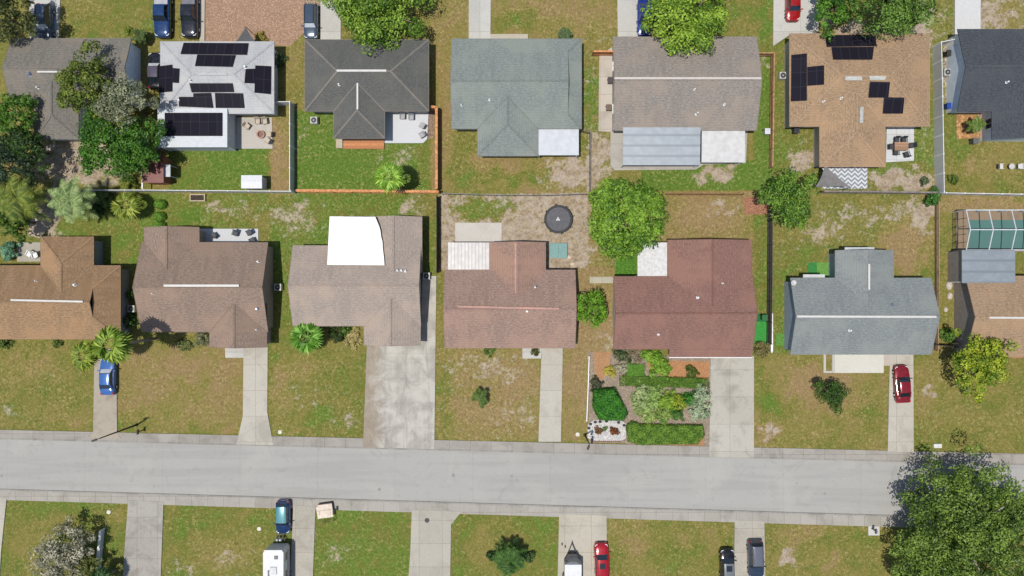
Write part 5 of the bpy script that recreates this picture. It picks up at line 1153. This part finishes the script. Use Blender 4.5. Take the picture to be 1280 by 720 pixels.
for sx in (-1, 1):
    for sy in (-1, 1): mb = MB(); mb.tube((p.x + sx * .75, p.y + sy * .43, .07), (p.x + sx * .75, p.y + sy * .43, .79), .035); mb.build('leg', BLKF, root)
chairs(BLKF, 'black chairs on the patio of the mauve brown house', [('black chair on the mauve house patio, nearest the roof wing', 267, 294, 40), ('black chair on the mauve house patio, in the middle by the edge', 294, 292, 160), ('black chair on the mauve house patio, upper right', 311, 291, 120), ('black chair on the mauve house patio, lower right by the roof', 315, 300, 30)], .09)
chairs(WHTF, 'white chairs on the small concrete pad', [('white chair on the small concrete pad, left of the pair', 36.5, 318, 150), ('white chair on the small concrete pad, right of the pair', 44, 319.5, 200)], .08)
chairs(plain((.5, .5, .49, 1), .5), 'pale lawn chairs in the dark slate house yard', [('pale lawn chair on the grass, left of the round side table', 1251.5, 208, 270), ('pale lawn chair on the grass, right of the round side table', 1276, 208, 90)], 0)
p = P(1265, 208, .5); root = thing('side_table', 'small round side table between two pale lawn chairs', 'table', (p.x, p.y, 0)); mb = MB(); mb.lathe((p.x, p.y, .45), [(.02, 0), (.36, 0), (.36, .04), (.02, .04)], 16); mb.build('table_top', plain((.45, .44, .42, 1), .5), root); mb = MB(); mb.lathe((p.x, p.y, -.02), [(.26, 0), (.05, .05), (.04, .47)], 10); mb.build('leg', BLKF, root)

def ac(label, px, py, g='air conditioning units beside the houses'):
    p = P(px, py, .8); root = thing('air_conditioner', label, 'air conditioner', (p.x, p.y, 0), 0, g)
    mb = MB(); mb.box(p.x - .42, p.y - .42, -.02, p.x + .42, p.y + .42, .78); mb.build('cabinet', plain(T(206, 206, 200), .5), root)
    mb = MB(); mb.lathe((p.x, p.y, .775), [(.02, 0), (.34, 0), (.34, .02), (.02, .02)], 18); mb.build('fan_grille', plain((.04, .04, .04, 1), .6), root); mb = MB(); mb.lathe((p.x, p.y, .795), [(.12, 0), (.1, .03), (.02, .04)], 12); mb.build('fan_hub', plain((.3, .3, .3, 1), .5), root)
ac('air conditioner beside the mauve brown house in its dark side strip', 347, 359); ac('air conditioner beside the beige grey house on the concrete strip', 533, 345); ac('air conditioner in the narrow planted strip of the tan brown house', 163.5, 386); ac('air conditioner beside the dark slate house behind the tall white fence', 1185, 90); ac('air conditioner at the corner of the charcoal house', 392, 150); ac('air conditioner at the left wall of the house with skylight strips', 979, 94)
def bin_(label, px, py, c, name='trash_bin'):
    p = P(px, py, 1.0); root = thing(name, label, 'trash bin', (p.x, p.y, 0)); m = plain(c, .5)
    mb = MB(); mb.mesh([(p.x - .22, p.y - .24, 0), (p.x + .22, p.y - .24, 0), (p.x + .22, p.y + .24, 0), (p.x - .22, p.y + .24, 0), (p.x - .3, p.y - .33, .95), (p.x + .3, p.y - .33, .95), (p.x + .3, p.y + .33, .95), (p.x - .3, p.y + .33, .95)], [[0, 1, 5, 4], [1, 2, 6, 5], [2, 3, 7, 6], [3, 0, 4, 7], [3, 2, 1, 0]]); mb.build('body', m, root)
    mb = MB(); mb.prism([(p.x - .33, p.y - .36), (p.x + .33, p.y - .36), (p.x + .33, p.y + .36), (p.x - .33, p.y + .36)], .95, 1.04); mb.build('lid', m, root)
    for sx in (-1, 1): mb = MB(); mb.tube((p.x + sx * .2, p.y + .3, .1), (p.x + sx * .28, p.y + .3, .1), .1, .1, 10); mb.build('wheel', TYRE, root)
bin_('blue trash bin against the pale gable wall of the dark slate house', 1187, 132, T(40, 80, 170)); bin_('black trash bin at the gable wall of the dark slate house, above the air conditioner', 1187, 66, (.03, .03, .03, 1)); bin_('dark trash bin beside the shelf of the taupe house walk', 761, 134, T(120, 100, 84)); bin_('white trash bin at the end of the brown fence on the green lawn', 959.5, 164, T(226, 228, 228)); bin_('dark green trash bin beside the turf pads', 956, 397, T(40, 110, 56)); bin_('black trash bin against the rear wall of the skylight house', 996, 163, (.025, .025, .03, 1)); bin_('dark grey bin at the corner of the orange paved patch', 1220, 176, T(110, 112, 110))
bin_('black trash bin on the narrow walk of the taupe house', 763, 100, (.05, .04, .04, 1))

# wood deck, planter, mat, tiles and other small things
a, b = P(429, 186, .25), P(480, 173, .25); mb = MB(); mb.box(a.x, a.y, -.03, b.x, b.y, .25); one('wood_deck', 'long orange wood deck against the rear wall of the charcoal house', 'deck', mb, planks(T(220, 150, 100), .14, 1))
a, b = P(420, 185, .2), P(428, 174, .2); mb = MB(); mb.box(a.x, a.y, -.03, b.x, b.y, .2); one('door_step', 'small beige concrete step beside the orange wood deck', 'step', mb, concrete(T(206, 192, 168), .3))
p = P(248, 247); root = thing('raised_planter', 'small rectangular raised planter against the white fence', 'planter', (p.x, p.y, 0)); mb = MB(); x0, x1, y0, y1 = p.x - .95, p.x + .95, p.y - .5, p.y + .4
for q in ((x0, y0, x1, y0 + .12), (x0, y1 - .12, x1, y1), (x0, y0 + .12, x0 + .12, y1 - .12), (x1 - .12, y0 + .12, x1, y1 - .12)): mb.box(q[0], q[1], -.02, q[2], q[3], .32)
mb.build('frame', plain(T(206, 190, 164), .9), root); mb = MB(); mb.box(x0 + .11, y0 + .11, -.02, x1 - .11, y1 - .11, .2); mb.build('soil', plain((.05, .035, .025, 1), .95, var=.4, scale=8), root)
p = P(534, 650); mb = MB(); mb.lathe((p.x, p.y, DZ), [(.3, 0), (.3, .012), (.26, .016), (.02, .016)], 18); one('manhole_cover', 'round dark manhole cover set in the pale driveway', 'manhole cover', mb, plain((.06, .06, .06, 1), .7, .3, var=.3, scale=9))
for x, y, lb in ((136, 640, 'white round utility cover in the grass beside the driveway'), (324, 661, 'pale rectangular utility cover in the grass beside the blue hatchback'), (722, 543, 'cream utility cover in the grass beside the white gravel bed'), (350, 540, 'pale utility cover in the grass at the mauve house driveway'), (1126, 452, None)):
    if lb: p = P(x, y); mb = MB(); mb.prism([(p.x + .26 * math.cos(k * .785) * (1.1 if k % 2 else 1), p.y + .26 * math.sin(k * .785)) for k in range(8)], -.02, .05); one('utility_cover', lb, 'utility cover', mb, plain(T(232, 228, 214), .8, var=.1))
for x, y, lb in ((702.5, 679.5, 'dark shoe lying on the driveway, left of a pair'), (706.5, 682.5, 'dark shoe lying on the driveway, right of a pair')):
    p = P(x, y); mb = MB(); mb.lathe((p.x, p.y, DZ), [(.07, 0), (.09, .04), (.07, .1), (.02, .12)], 10, 0, 1, 2.2); one('shoe', lb, 'shoe', mb, plain((.03, .03, .03, 1), .8), None, 'pair of dark shoes on the driveway')
p = P(1171, 557); mb = MB(); mb.box(p.x - .48, p.y - .26, -.02, p.x + .48, p.y + .26, .22); mb.box(p.x - .42, p.y - .2, .22, p.x + .42, p.y + .2, .25); one('utility_box', 'low white utility box in the grass at the pavement edge', 'utility box', mb, plain(T(238, 238, 236), .5))
def mailbox(label, px, py, c, rz=0):
    p = P(px, py, .0); root = thing('mailbox', label, 'mailbox', (p.x, p.y, 0), 0, 'kerbside mailboxes'); mb = MB(); mb.box(p.x - .05, p.y - .05, -.05, p.x + .05, p.y + .05, 1.05); mb.build('post', plain(T(110, 92, 74), .9), root)
    mb = MB(); mb.mesh([(p.x + x * .12, p.y + y, z) for y in (-.28, .28) for x, z in ((-1, 1.05), (1, 1.05), (1, 1.2), (.6, 1.29), (0, 1.32), (-.6, 1.29), (-1, 1.2))], [[0, 1, 2, 3, 4, 5, 6], [13, 12, 11, 10, 9, 8, 7]] + [[i, i + 7, (i + 1) % 7 + 7, (i + 1) % 7] for i in range(7)]); mb.build('box', plain(c, .5), root)
    mb = MB(); mb.box(p.x + .12, p.y - .02, 1.1, p.x + .14, p.y + .02, 1.36); mb.build('flag', RED, root)
mailbox('black mailbox beside the street lamp nearest the medium blue sedan', 178.5, 537.5, (.02, .02, .02, 1)); mailbox('black mailbox at the corner of the white gravel bed', 738.5, 549, (.02, .02, .022, 1)); mailbox('dark mailbox on a pale concrete pad by the big tree', 1089, 660, (.05, .055, .07, 1)); mailbox('dark mailbox beside the cream topped box', 420, 636, (.06, .055, .05, 1))
p = P(1092, 663); mb = MB(); mb.box(p.x - .7, p.y - .6, -.03, p.x + .7, p.y + .55, .09); one('concrete_pad', 'pale square concrete pad under the dark mailbox', 'concrete pad', mb, concrete(T(222, 220, 212), .2))
def lamp(label, px, py, h, az, arm=1.0):
    p = P(px, py); root = thing('street_lamp', label, 'street lamp', (p.x, p.y, 0), 0, 'street lamps'); m = plain((.045, .038, .032, 1), .7); mb = MB()
    mb.lathe((p.x, p.y, -.02), [(.2, 0), (.2, .12), (.14, .16), (.12, .5), (.09, h * .5), (.065, h)], 10); mb.build('pole', m, root, True)
    d = Vector((math.cos(az), math.sin(az), 0)); mb = MB(); t = Vector((p.x, p.y, h)); mb.tube(t - Vector((0, 0, .1)), t + d * arm * .5 + Vector((0, 0, .22)), .045, .04); mb.tube(t + d * arm * .5 + Vector((0, 0, .22)), t + d * arm + Vector((0, 0, .25)), .04, .04); mb.build('arm', m, root)
    mb = MB(); e = t + d * arm + Vector((0, 0, .18)); mb.obox((e.x, e.y, e.z), (.55, .24, .14), az); hd = mb.build('lamp_head', m, root); mb = MB(); mb.obox((e.x, e.y, e.z - .085), (.4, .18, .04), az); mb.build('lens', plain((.6, .58, .5, 1), .3), hd)
lamp('tall dark street lamp leaning over the narrow driveway pavement near the blue sedan', 171, 531, 7.7, R(200), .5); lamp('shorter dark street lamp at the corner of the white gravel bed', 731, 543.5, 5.0, R(250), .4)
for k, (x, y, r_, lb) in enumerate(((1186, 357, .5, 'largest pale rock in the side strip of the pool house'), (1187, 370, .42, 'pale rock below the largest one in the pool house side strip'), (1182, 387, .3, 'smallest pale rock in the pool house side strip'))):
    p = P(x, y); mb = MB(); mb.lathe((p.x, p.y, -.03), [(r_, 0), (r_ * 1.05, r_ * .3), (r_ * .7, r_ * .65), (r_ * .15, r_ * .75)], 7, 0, .8, 1.1); one('garden_rock', lb, 'rock', mb, plain(T(214, 204, 190), .9, var=.3, scale=5))
# dark edging stones and red plants of the white bed
for k, (x, y) in enumerate(((738, 530), (744, 527.5), (750, 527), (758, 526.5), (773, 528), (780, 531.5), (736, 535))):
    p = P(x, y); mb = MB(); mb.lathe((p.x, p.y, .03), [(.2, 0), (.22, .08), (.12, .2), (.02, .24)], 7, 0, 1, .8); one('edging_stone', 'dark edging stone along the upper rim of the white gravel bed', 'stone', mb, plain((.05, .05, .055, 1), .9, var=.4, scale=6), None, 'edging stones of the white gravel bed')
for k in range(14):
    p = P(742 + k * 2.5, 551.6); mb = MB(); mb.lathe((p.x, p.y, .0), [(.11, -.02), (.11, .1), (.06, .13), (.02, .135)], 7); one('edging_brick', 'small brown edging brick along the lower rim of the white gravel bed', 'brick', mb, plain(T(150, 112, 96), .9), None, 'edging bricks of the white gravel bed')

# ------------------------------------------------------------------ trees and plants
def L(a, b): return (T(*a, .98), T(*b, .98))
BRIGHT = L((64, 104, 26), (166, 196, 70)); MIDG = L((50, 86, 26), (124, 156, 60)); DARK = L((26, 50, 22), (74, 106, 44)); YEL = L((86, 118, 28), (186, 196, 62)); GREY = L((110, 116, 100), (186, 188, 172)); OLIVE = L((64, 84, 34), (130, 150, 70)); PALMG = L((84, 116, 34), (170, 190, 80)); PALE = L((120, 148, 84), (196, 206, 150)); EMER = L((30, 90, 24), (84, 152, 44)); SILV = L((120, 144, 106), (188, 200, 164))
lob = lambda *q: [tuple(v) for v in q]
tree('large round bright green tree beside the maroon house', 783, 272, 4.9, 7.0, L((56, 98, 24), (146, 182, 64)), leaf=.34, seed=3, rough=.06, dens=1.4)
tree('broad bright green tree over the drive, in front of the taupe house', 864, 12, 5.4, 7.5, BRIGHT, leaf=.34, seed=5, lobes=lob((-.45, 0, 0, .6), (.4, .05, 0, .65), (0, -.15, .1, .7), (.1, -.55, 0, .4)), dens=1.1)
tree('wide bright green tree beside the charcoal house driveway', 473, 1, 6.6, 7.0, L((60, 98, 24), (156, 186, 72)), leaf=.34, seed=7, lobes=lob((-.6, .1, 0, .45), (.5, .1, 0, .5), (0, 0, .1, .6), (.05, -.45, 0, .35), (-.3, -.2, 0, .4)), dens=1.05)
tree('small mid green tree at the drive of the skylight house', 1046, 3, 3.0, 5.5, L((44, 84, 22), (110, 158, 50)), leaf=.3, seed=9)
tree('dark airy tree overhanging the ridge of the skylight house at the top edge', 1122, 2, 5.2, 8.5, L((40, 66, 24), (124, 160, 66)), leaf=.3, seed=11, lobes=lob((-.4, 0, 0, .55), (.45, 0, 0, .5), (.1, -.2, .1, .5)), dens=.8, rough=.35)
tree('dark green tree at the fence corner beside the orange paved square', 992, 246, 3.7, 6.5, L((44, 82, 24), (124, 160, 58)), leaf=.3, seed=13, lobes=lob((-.1, .15, .1, .75), (.25, -.45, 0, .5), (-.4, .1, 0, .5)), rough=.2)
tree('small bright green tree between the dusty rose and maroon houses', 740, 387, 2.2, 4.0, L((60, 106, 20), (130, 176, 50)), leaf=.26, seed=15, rough=.14)
tree('yellow green tree in front of the tan shingled pool house', 1231, 458, 4.0, 6.0, YEL, leaf=.32, seed=17, lobes=lob((-.35, .1, 0, .6), (.35, .15, 0, .6), (0, -.3, .1, .6), (.1, .4, 0, .4)), rough=.28)
tree('small dark bushy tree standing alone on the lawn of the blue grey house', 1042, 493, 1.9, 2.8, L((30, 56, 18), (84, 116, 44)), leaf=.24, seed=19, rough=.3, dens=1.0)
tree('huge tall feathery tree at the street corner', 1224, 668, 9.2, 8.6, L((44, 72, 22), (140, 166, 72)), leaf=.3, bark=plain((.34, .31, .27, 1), .9, var=.2), seed=21, rc=1.15, lobes=lob((-.4, .35, 0, .5), (.15, .42, 0, .5), (.5, 0, 0, .55), (-.5, -.2, 0, .5), (0, -.3, .15, .6), (0, .1, .2, .5), (-.6, -.6, -.1, .4)), dens=2.0, rough=.11)
tree('olive green tree, left of three crowns overlapping the grey brown house', 103, 106, 3.7, 7.5, L((64, 84, 26), (128, 142, 56)), leaf=.3, seed=23, rough=.25)
tree('silvery grey flowering tree between two green crowns at the gabled wall', 146, 124, 3.0, 7.5, L((100, 108, 78), (164, 168, 136)), leaf=.28, seed=25, rough=.35)
tree('deep green tree below the silvery tree, beside the red brown shed', 126, 178, 3.6, 6.8, L((34, 80, 22), (96, 142, 46)), leaf=.3, dens=1.3, seed=27, rough=.2)
tree('deep green tree touching the pale solar house addition', 166, 180, 3.2, 6.5, L((32, 76, 22), (92, 138, 44)), leaf=.3, dens=1.3, seed=28, rough=.22)
tree('shadowy dark tree cut by the top left corner of the photo', 4, 20, 3.2, 6.5, L((34, 44, 22), (96, 104, 56)), leaf=.28, seed=29, rough=.3)
tree('mid green tree against the lower left end of the grey brown roof', 17, 143, 2.7, 5.5, L((42, 84, 22), (104, 142, 46)), leaf=.3, seed=31)
tree('dark shaded tree below the mid green tree on the left edge', 26, 182, 2.6, 5.5, DARK, leaf=.3, seed=33, rough=.3, dens=1.4)
tree('very dark mossy tree above the palms on the left edge', 3, 208, 2.9, 6.0, L((24, 42, 28), (70, 92, 62)), leaf=.28, seed=35, rough=.25, dens=1.4)
tree('dark broad leaved tree beside the sandy path on the left edge', 16, 275, 2.4, 4.5, L((40, 66, 20), (104, 132, 48)), leaf=.34, seed=37, rough=.3)
shrub('teal green clipped bush cut by the left edge beside the concrete pad', 9, 314, 1.3, 1.8, L((60, 116, 84), (150, 196, 160)), seed=39)
tree('grey leaved feathery shrub tree beside the low white fence', 74, 697, 3.9, 4.8, L((116, 116, 92), (196, 190, 168)), leaf=.28, seed=41, rough=.35, dens=.9)
tree('green shrub tree in front of the grey leaved shrub tree', 100, 712, 2.0, 3.4, L((84, 96, 44), (140, 146, 84)), leaf=.24, seed=43, rough=.35)
# palms
palm('tall double crowned palm over the hood of the blue sedan', 141, 431, 9.3, 2.4, PALMG, 24, 1, 'fan')
palm('second palm leaning over the lawn edge left of the blue sedan', 106, 444, 8.4, 1.9, L((70, 100, 26), (160, 172, 64)), 18, 2, 'fan', .6)
palm('large pale green feather palm at the left end of the white fence', 88, 250, 5.0, 2.9, L((92, 122, 66), (172, 186, 124)), 24, 3, 'feather', .45)
palm('yellow green fan palm beside the three clipped ball shrubs', 160, 256, 2.3, 2.0, L((90, 112, 30), (176, 184, 84)), 20, 4, 'fan')
palm('dark drooping palm on the left edge above the sandy path', 22, 248, 5.5, 3.3, L((60, 84, 24), (140, 150, 62)), 20, 5, 'feather', .6)
palm('small bright palm on the green lawn inside the orange fence', 487, 221, 5.4, 2.0, L((96, 140, 40), (176, 206, 90)), 18, 6, 'fan')
palm('leafy low palm beneath the front wall of the beige grey house', 384, 421, 2.3, 2.3, L((70, 120, 34), (150, 196, 86)), 24, 7, 'fan')
palm('tiny dark palm standing alone on the dry lawn', 600, 498, 1.6, 1.35, L((44, 72, 26), (110, 130, 60)), 7, 8, 'feather', .5)
palm('small spiky palm against the front of the grey green house', 706, 43, 1.2, 1.0, L((50, 70, 36), (110, 128, 80)), 16, 9, 'feather')
palm('small spiky palm between the yellow lawn and the grey brown gable', 174, 45, 1.6, 1.0, L((40, 60, 26), (100, 116, 54)), 14, 10, 'feather')
palm('dark green palm at the bottom edge beside the low white fence', 128, 724, 2.6, 1.6, L((26, 56, 28), (76, 106, 56)), 16, 11, 'fan')
palm('shaggy broad palm cluster in the middle of the mown lawn', 637, 700, 2.4, 2.2, L((28, 60, 22), (92, 126, 54)), 34, 12, 'feather', .5)
palm('small green palm beside the orange paved patch of the slate house', 1222, 155, 1.9, 1.1, L((60, 86, 30), (130, 150, 70)), 14, 13, 'feather')
# shrubs
BALL = L((64, 112, 30), (118, 156, 52))
for lb, y in (('topmost of three clipped ball shrubs in a row', 255), ('middle one of three clipped ball shrubs in a row', 270.5), ('lowest of three clipped ball shrubs, touching the mauve roof', 282)): ball(lb, 199 if y < 260 else 198, y, .74, 1.0, L((74, 124, 34), (130, 168, 60)), seed=int(y), group='clipped ball shrubs')
for lb, x, y, r, h_, c in [
    ('small dark shrub left of the shaggy palm cluster', 615.5, 696, .75, 1.0, DARK), ('small dark shrub right of the shaggy palm cluster', 661, 697, .8, 1.1, L((46, 70, 36), (100, 126, 70))),
    ('rounded green shrub at the fence end beside the tall white fence', 1168, 247, 1.1, 1.6, L((36, 84, 30), (90, 140, 56))), ('green shrub at the corner of the pool house beside the dark fence', 1187, 419, 1.0, 1.4, L((56, 96, 34), (122, 154, 66))),
    ('thorny brown green shrub in front of the green turf pads', 953, 437, 1.2, 1.2, L((86, 84, 46), (150, 140, 90))), ('narrow shrub in the side strip of the tan brown house, topmost', 163, 368, .65, 1.1, L((44, 76, 30), (96, 126, 52))),
    ('bushy shrub below the air conditioner beside the tan brown house', 159, 402, 1.0, 1.5, L((36, 62, 24), (92, 122, 48))), ('dark shrub beside the mauve house wall under the palm', 150, 418, .9, 1.4, DARK),
    ('small shrub at the yard corner of the white fence and the pool house', 1157, 226, .6, .9, L((60, 80, 50), (120, 136, 96))), ('low shrub beside the sandy yard fence of the dark slate house', 1193, 224, .7, .7, L((60, 84, 30), (120, 136, 60))),
    ('shrub beneath the palms at the white fence, right one', 128, 247, 1.4, 1.6, L((80, 104, 50), (150, 164, 96))), ('dark shrub under the white fence between two palms', 120, 262, 1.1, 1.2, DARK),
    ('bushy shrub beside the narrow end of the red brown shed', 160, 230, 1.2, 1.4, L((80, 100, 34), (150, 158, 70))), ('mottled shrub beside the left wall of the tan brown house front', 70, 428, .7, .7, OLIVE),
    ('olive shrub under the front eave of the tan brown house, far left', 4, 429, .9, .9, OLIVE), ('dark shrub beside the front step of the beige grey house', 421, 418, 1.3, 1.2, L((26, 44, 20), (70, 92, 40))),
    ('straw coloured low shrub beside the porch of the beige grey house', 440, 424, 1.2, .6, L((150, 140, 84), (206, 190, 130))), ('green shrub between the driveway and the dark shrub of the beige grey house', 431, 413, .8, .9, L((60, 96, 34), (120, 150, 60))),
    ('low shrub at the front wall of the dusty rose house', 612, 438, .8, .6, L((66, 96, 36), (126, 150, 70))), ('small dark potted shrub on the front path of the dusty rose house', 669, 440, .55, .6, L((60, 70, 30), (110, 110, 60))),
    ('shrub climbing the end wall of the pale solar house', 345, 73, 1.0, 1.6, L((40, 66, 36), (104, 124, 74))), ('small shrub on the lawn of the charcoal house corner', 478, 43, .5, .6, OLIVE),
    ('ragged shrub at the lower end of the reddish gravel yard', 326, 48, .9, .6, L((120, 110, 40), (176, 160, 76))), ('pale dry tuft at the edge of the yellow lawn', 162, 38, .6, .5, L((90, 120, 40), (150, 160, 70))),
    ('low shrub under the front eave of the mauve brown house', 253, 424, 1.1, .8, L((96, 104, 70), (150, 150, 110))), ('small shrub at the porch of the mauve brown house', 230, 432, .9, .6, L((84, 100, 50), (140, 146, 90)))]:
    shrub(lb, x, y, r, h_, c, seed=int(x + y), leaf=.17, rough=.2)
# front garden of the maroon house
hedge('square clipped dark green hedge block beside the low white fence', [(743, 488), (769, 486), (785, 518), (779, 526), (750, 525), (742, 510)], 1.3, EMER, 1, .17)
hedge('long clipped hedge along the pavement in front of the maroon house', [(783, 533), (790, 527), (800, 531), (879, 532), (881, 545), (872, 555), (800, 556), (786, 552)], .7, L((66, 104, 30), (128, 162, 56)), 2, .17)
hedge('thin clipped hedge strip across the middle of the front garden', [(775, 470), (886, 473), (887, 486), (775, 482)], .55, L((70, 104, 30), (112, 142, 48)), 3, .15, 90, rough=.04)
hedge('low square clipped mat of green below the dry shrubs', [(783, 455), (806, 455), (806, 471), (782, 471)], .4, L((80, 124, 40), (120, 160, 58)), 4, .15, 80, rough=.05)
GARD = [('pale green shrub at the left end of the garden middle row', 803, 492, 1.3, 1.3, PALE), ('pale green shrub below the first in the garden middle row', 802, 505, 1.2, 1.1, L((110, 140, 74), (186, 200, 136))), ('light green shrub second along the garden middle row', 818, 495, 1.4, 1.4, L((100, 140, 60), (176, 200, 116))), ('bright lime shrub in the heart of the garden middle row', 833, 500, 1.4, 1.5, L((96, 140, 36), (170, 196, 76))), ('lime shrub right of the garden heart', 848, 503, 1.2, 1.3, YEL), ('deep emerald shrub beside the silver bush', 862, 499, .95, 1.4, EMER),
        ('tall silver green bush beside the driveway, upper one', 876, 496, 1.3, 1.7, SILV), ('silver green bush beside the driveway, lower one', 874, 514, 1.4, 1.4, L((126, 150, 112), (196, 206, 172))), ('low pale green shrub at the lower left of the garden middle row', 812, 517, 1.3, .9, L((120, 150, 70), (180, 196, 116))), ('dark round shrub near the lower hedge in the garden middle row', 846, 517, .9, 1.0, L((50, 92, 36), (100, 140, 60))), ('soft green shrub above the lower hedge in the garden middle row', 829, 517, 1.2, .9, L((104, 140, 60), (160, 180, 96))),
        ('bright green bush under the eave of the maroon house', 820, 450, 1.6, 1.5, L((84, 136, 34), (156, 190, 70))), ('second bright green bush beside the orange mulch', 829, 459, 1.2, 1.1, L((90, 140, 40), (160, 190, 76))), ('dark mixed shrub at the left corner of the maroon house front', 778, 443, 1.0, .9, L((50, 76, 40), (116, 124, 84))), ('reddish grey shrub under the eave beside the corner', 795, 443, 1.1, .7, L((110, 100, 76), (160, 146, 120))), ('small dark green shrub on the orange mulch', 865, 465, .8, .6, L((60, 80, 30), (110, 120, 50))), ('silver shrub beside the clipped mat near the corner', 776, 460, .8, .6, L((140, 136, 110), (190, 186, 160))), ('yellow shrub above the square hedge block', 763, 464, .8, .6, L((150, 140, 50), (206, 196, 90))), ('dark shrub in the corner above the square hedge block', 746, 481, .9, .7, L((50, 54, 36), (100, 104, 76))),
        ('round reddish brown plant in the white gravel bed, larger right one', 767, 539, .62, .5, L((84, 46, 28), (150, 96, 60))), ('reddish brown plant in the white gravel bed, smaller left one', 748, 538, .5, .4, L((96, 66, 44), (150, 116, 84))), ('tiny green plant between the two reddish brown plants', 756, 536, .26, .3, L((70, 100, 50), (130, 150, 90)))]
for lb, x, y, r, h_, c in GARD: shrub(lb, x, y, r, h_, c, name='garden_shrub', seed=int(x * 3 + y), leaf=.19, rough=.3, dens=1.1)

# ------------------------------------------------------------------ camera, sun, sky
cam = bpy.data.cameras.new('camera'); cam.sensor_width = 36; cam.lens = 36 * HC / 128; cam.clip_end = 3000
co = bpy.data.objects.new('camera', cam); COL.objects.link(co); co.location = (0, 0, HC); SC.camera = co
sv = Vector((-.2, -.12, 1)).normalized()      # towards the sun: almost overhead
sun = bpy.data.lights.new('sun', 'SUN'); sun.energy = 4.15; sun.angle = R(.53); sun.color = (1, .955, .89)
so = bpy.data.objects.new('sun', sun); COL.objects.link(so); so.rotation_euler = sv.to_track_quat('Z', 'Y').to_euler()
w = bpy.data.worlds.new('World'); SC.world = w; w.use_nodes = True; nt = w.node_tree
sk_ = nt.nodes.new('ShaderNodeTexSky'); sk_.sky_type = 'NISHITA'; sk_.sun_disc = False; sk_.sun_elevation = math.asin(sv.z); sk_.sun_rotation = math.atan2(sv.x, sv.y)
nt.links.new(sk_.outputs[0], nt.nodes['Background'].inputs[0]); nt.nodes['Background'].inputs[1].default_value = .11
SC.view_settings.view_transform = 'Standard'; SC.view_settings.look = 'None'; SC.view_settings.exposure = 0.0; SC.view_settings.gamma = 1
SC.cycles.max_bounces = 6; SC.cycles.diffuse_bounces = 3; SC.cycles.transmission_bounces = 3; SC.cycles.use_denoising = True
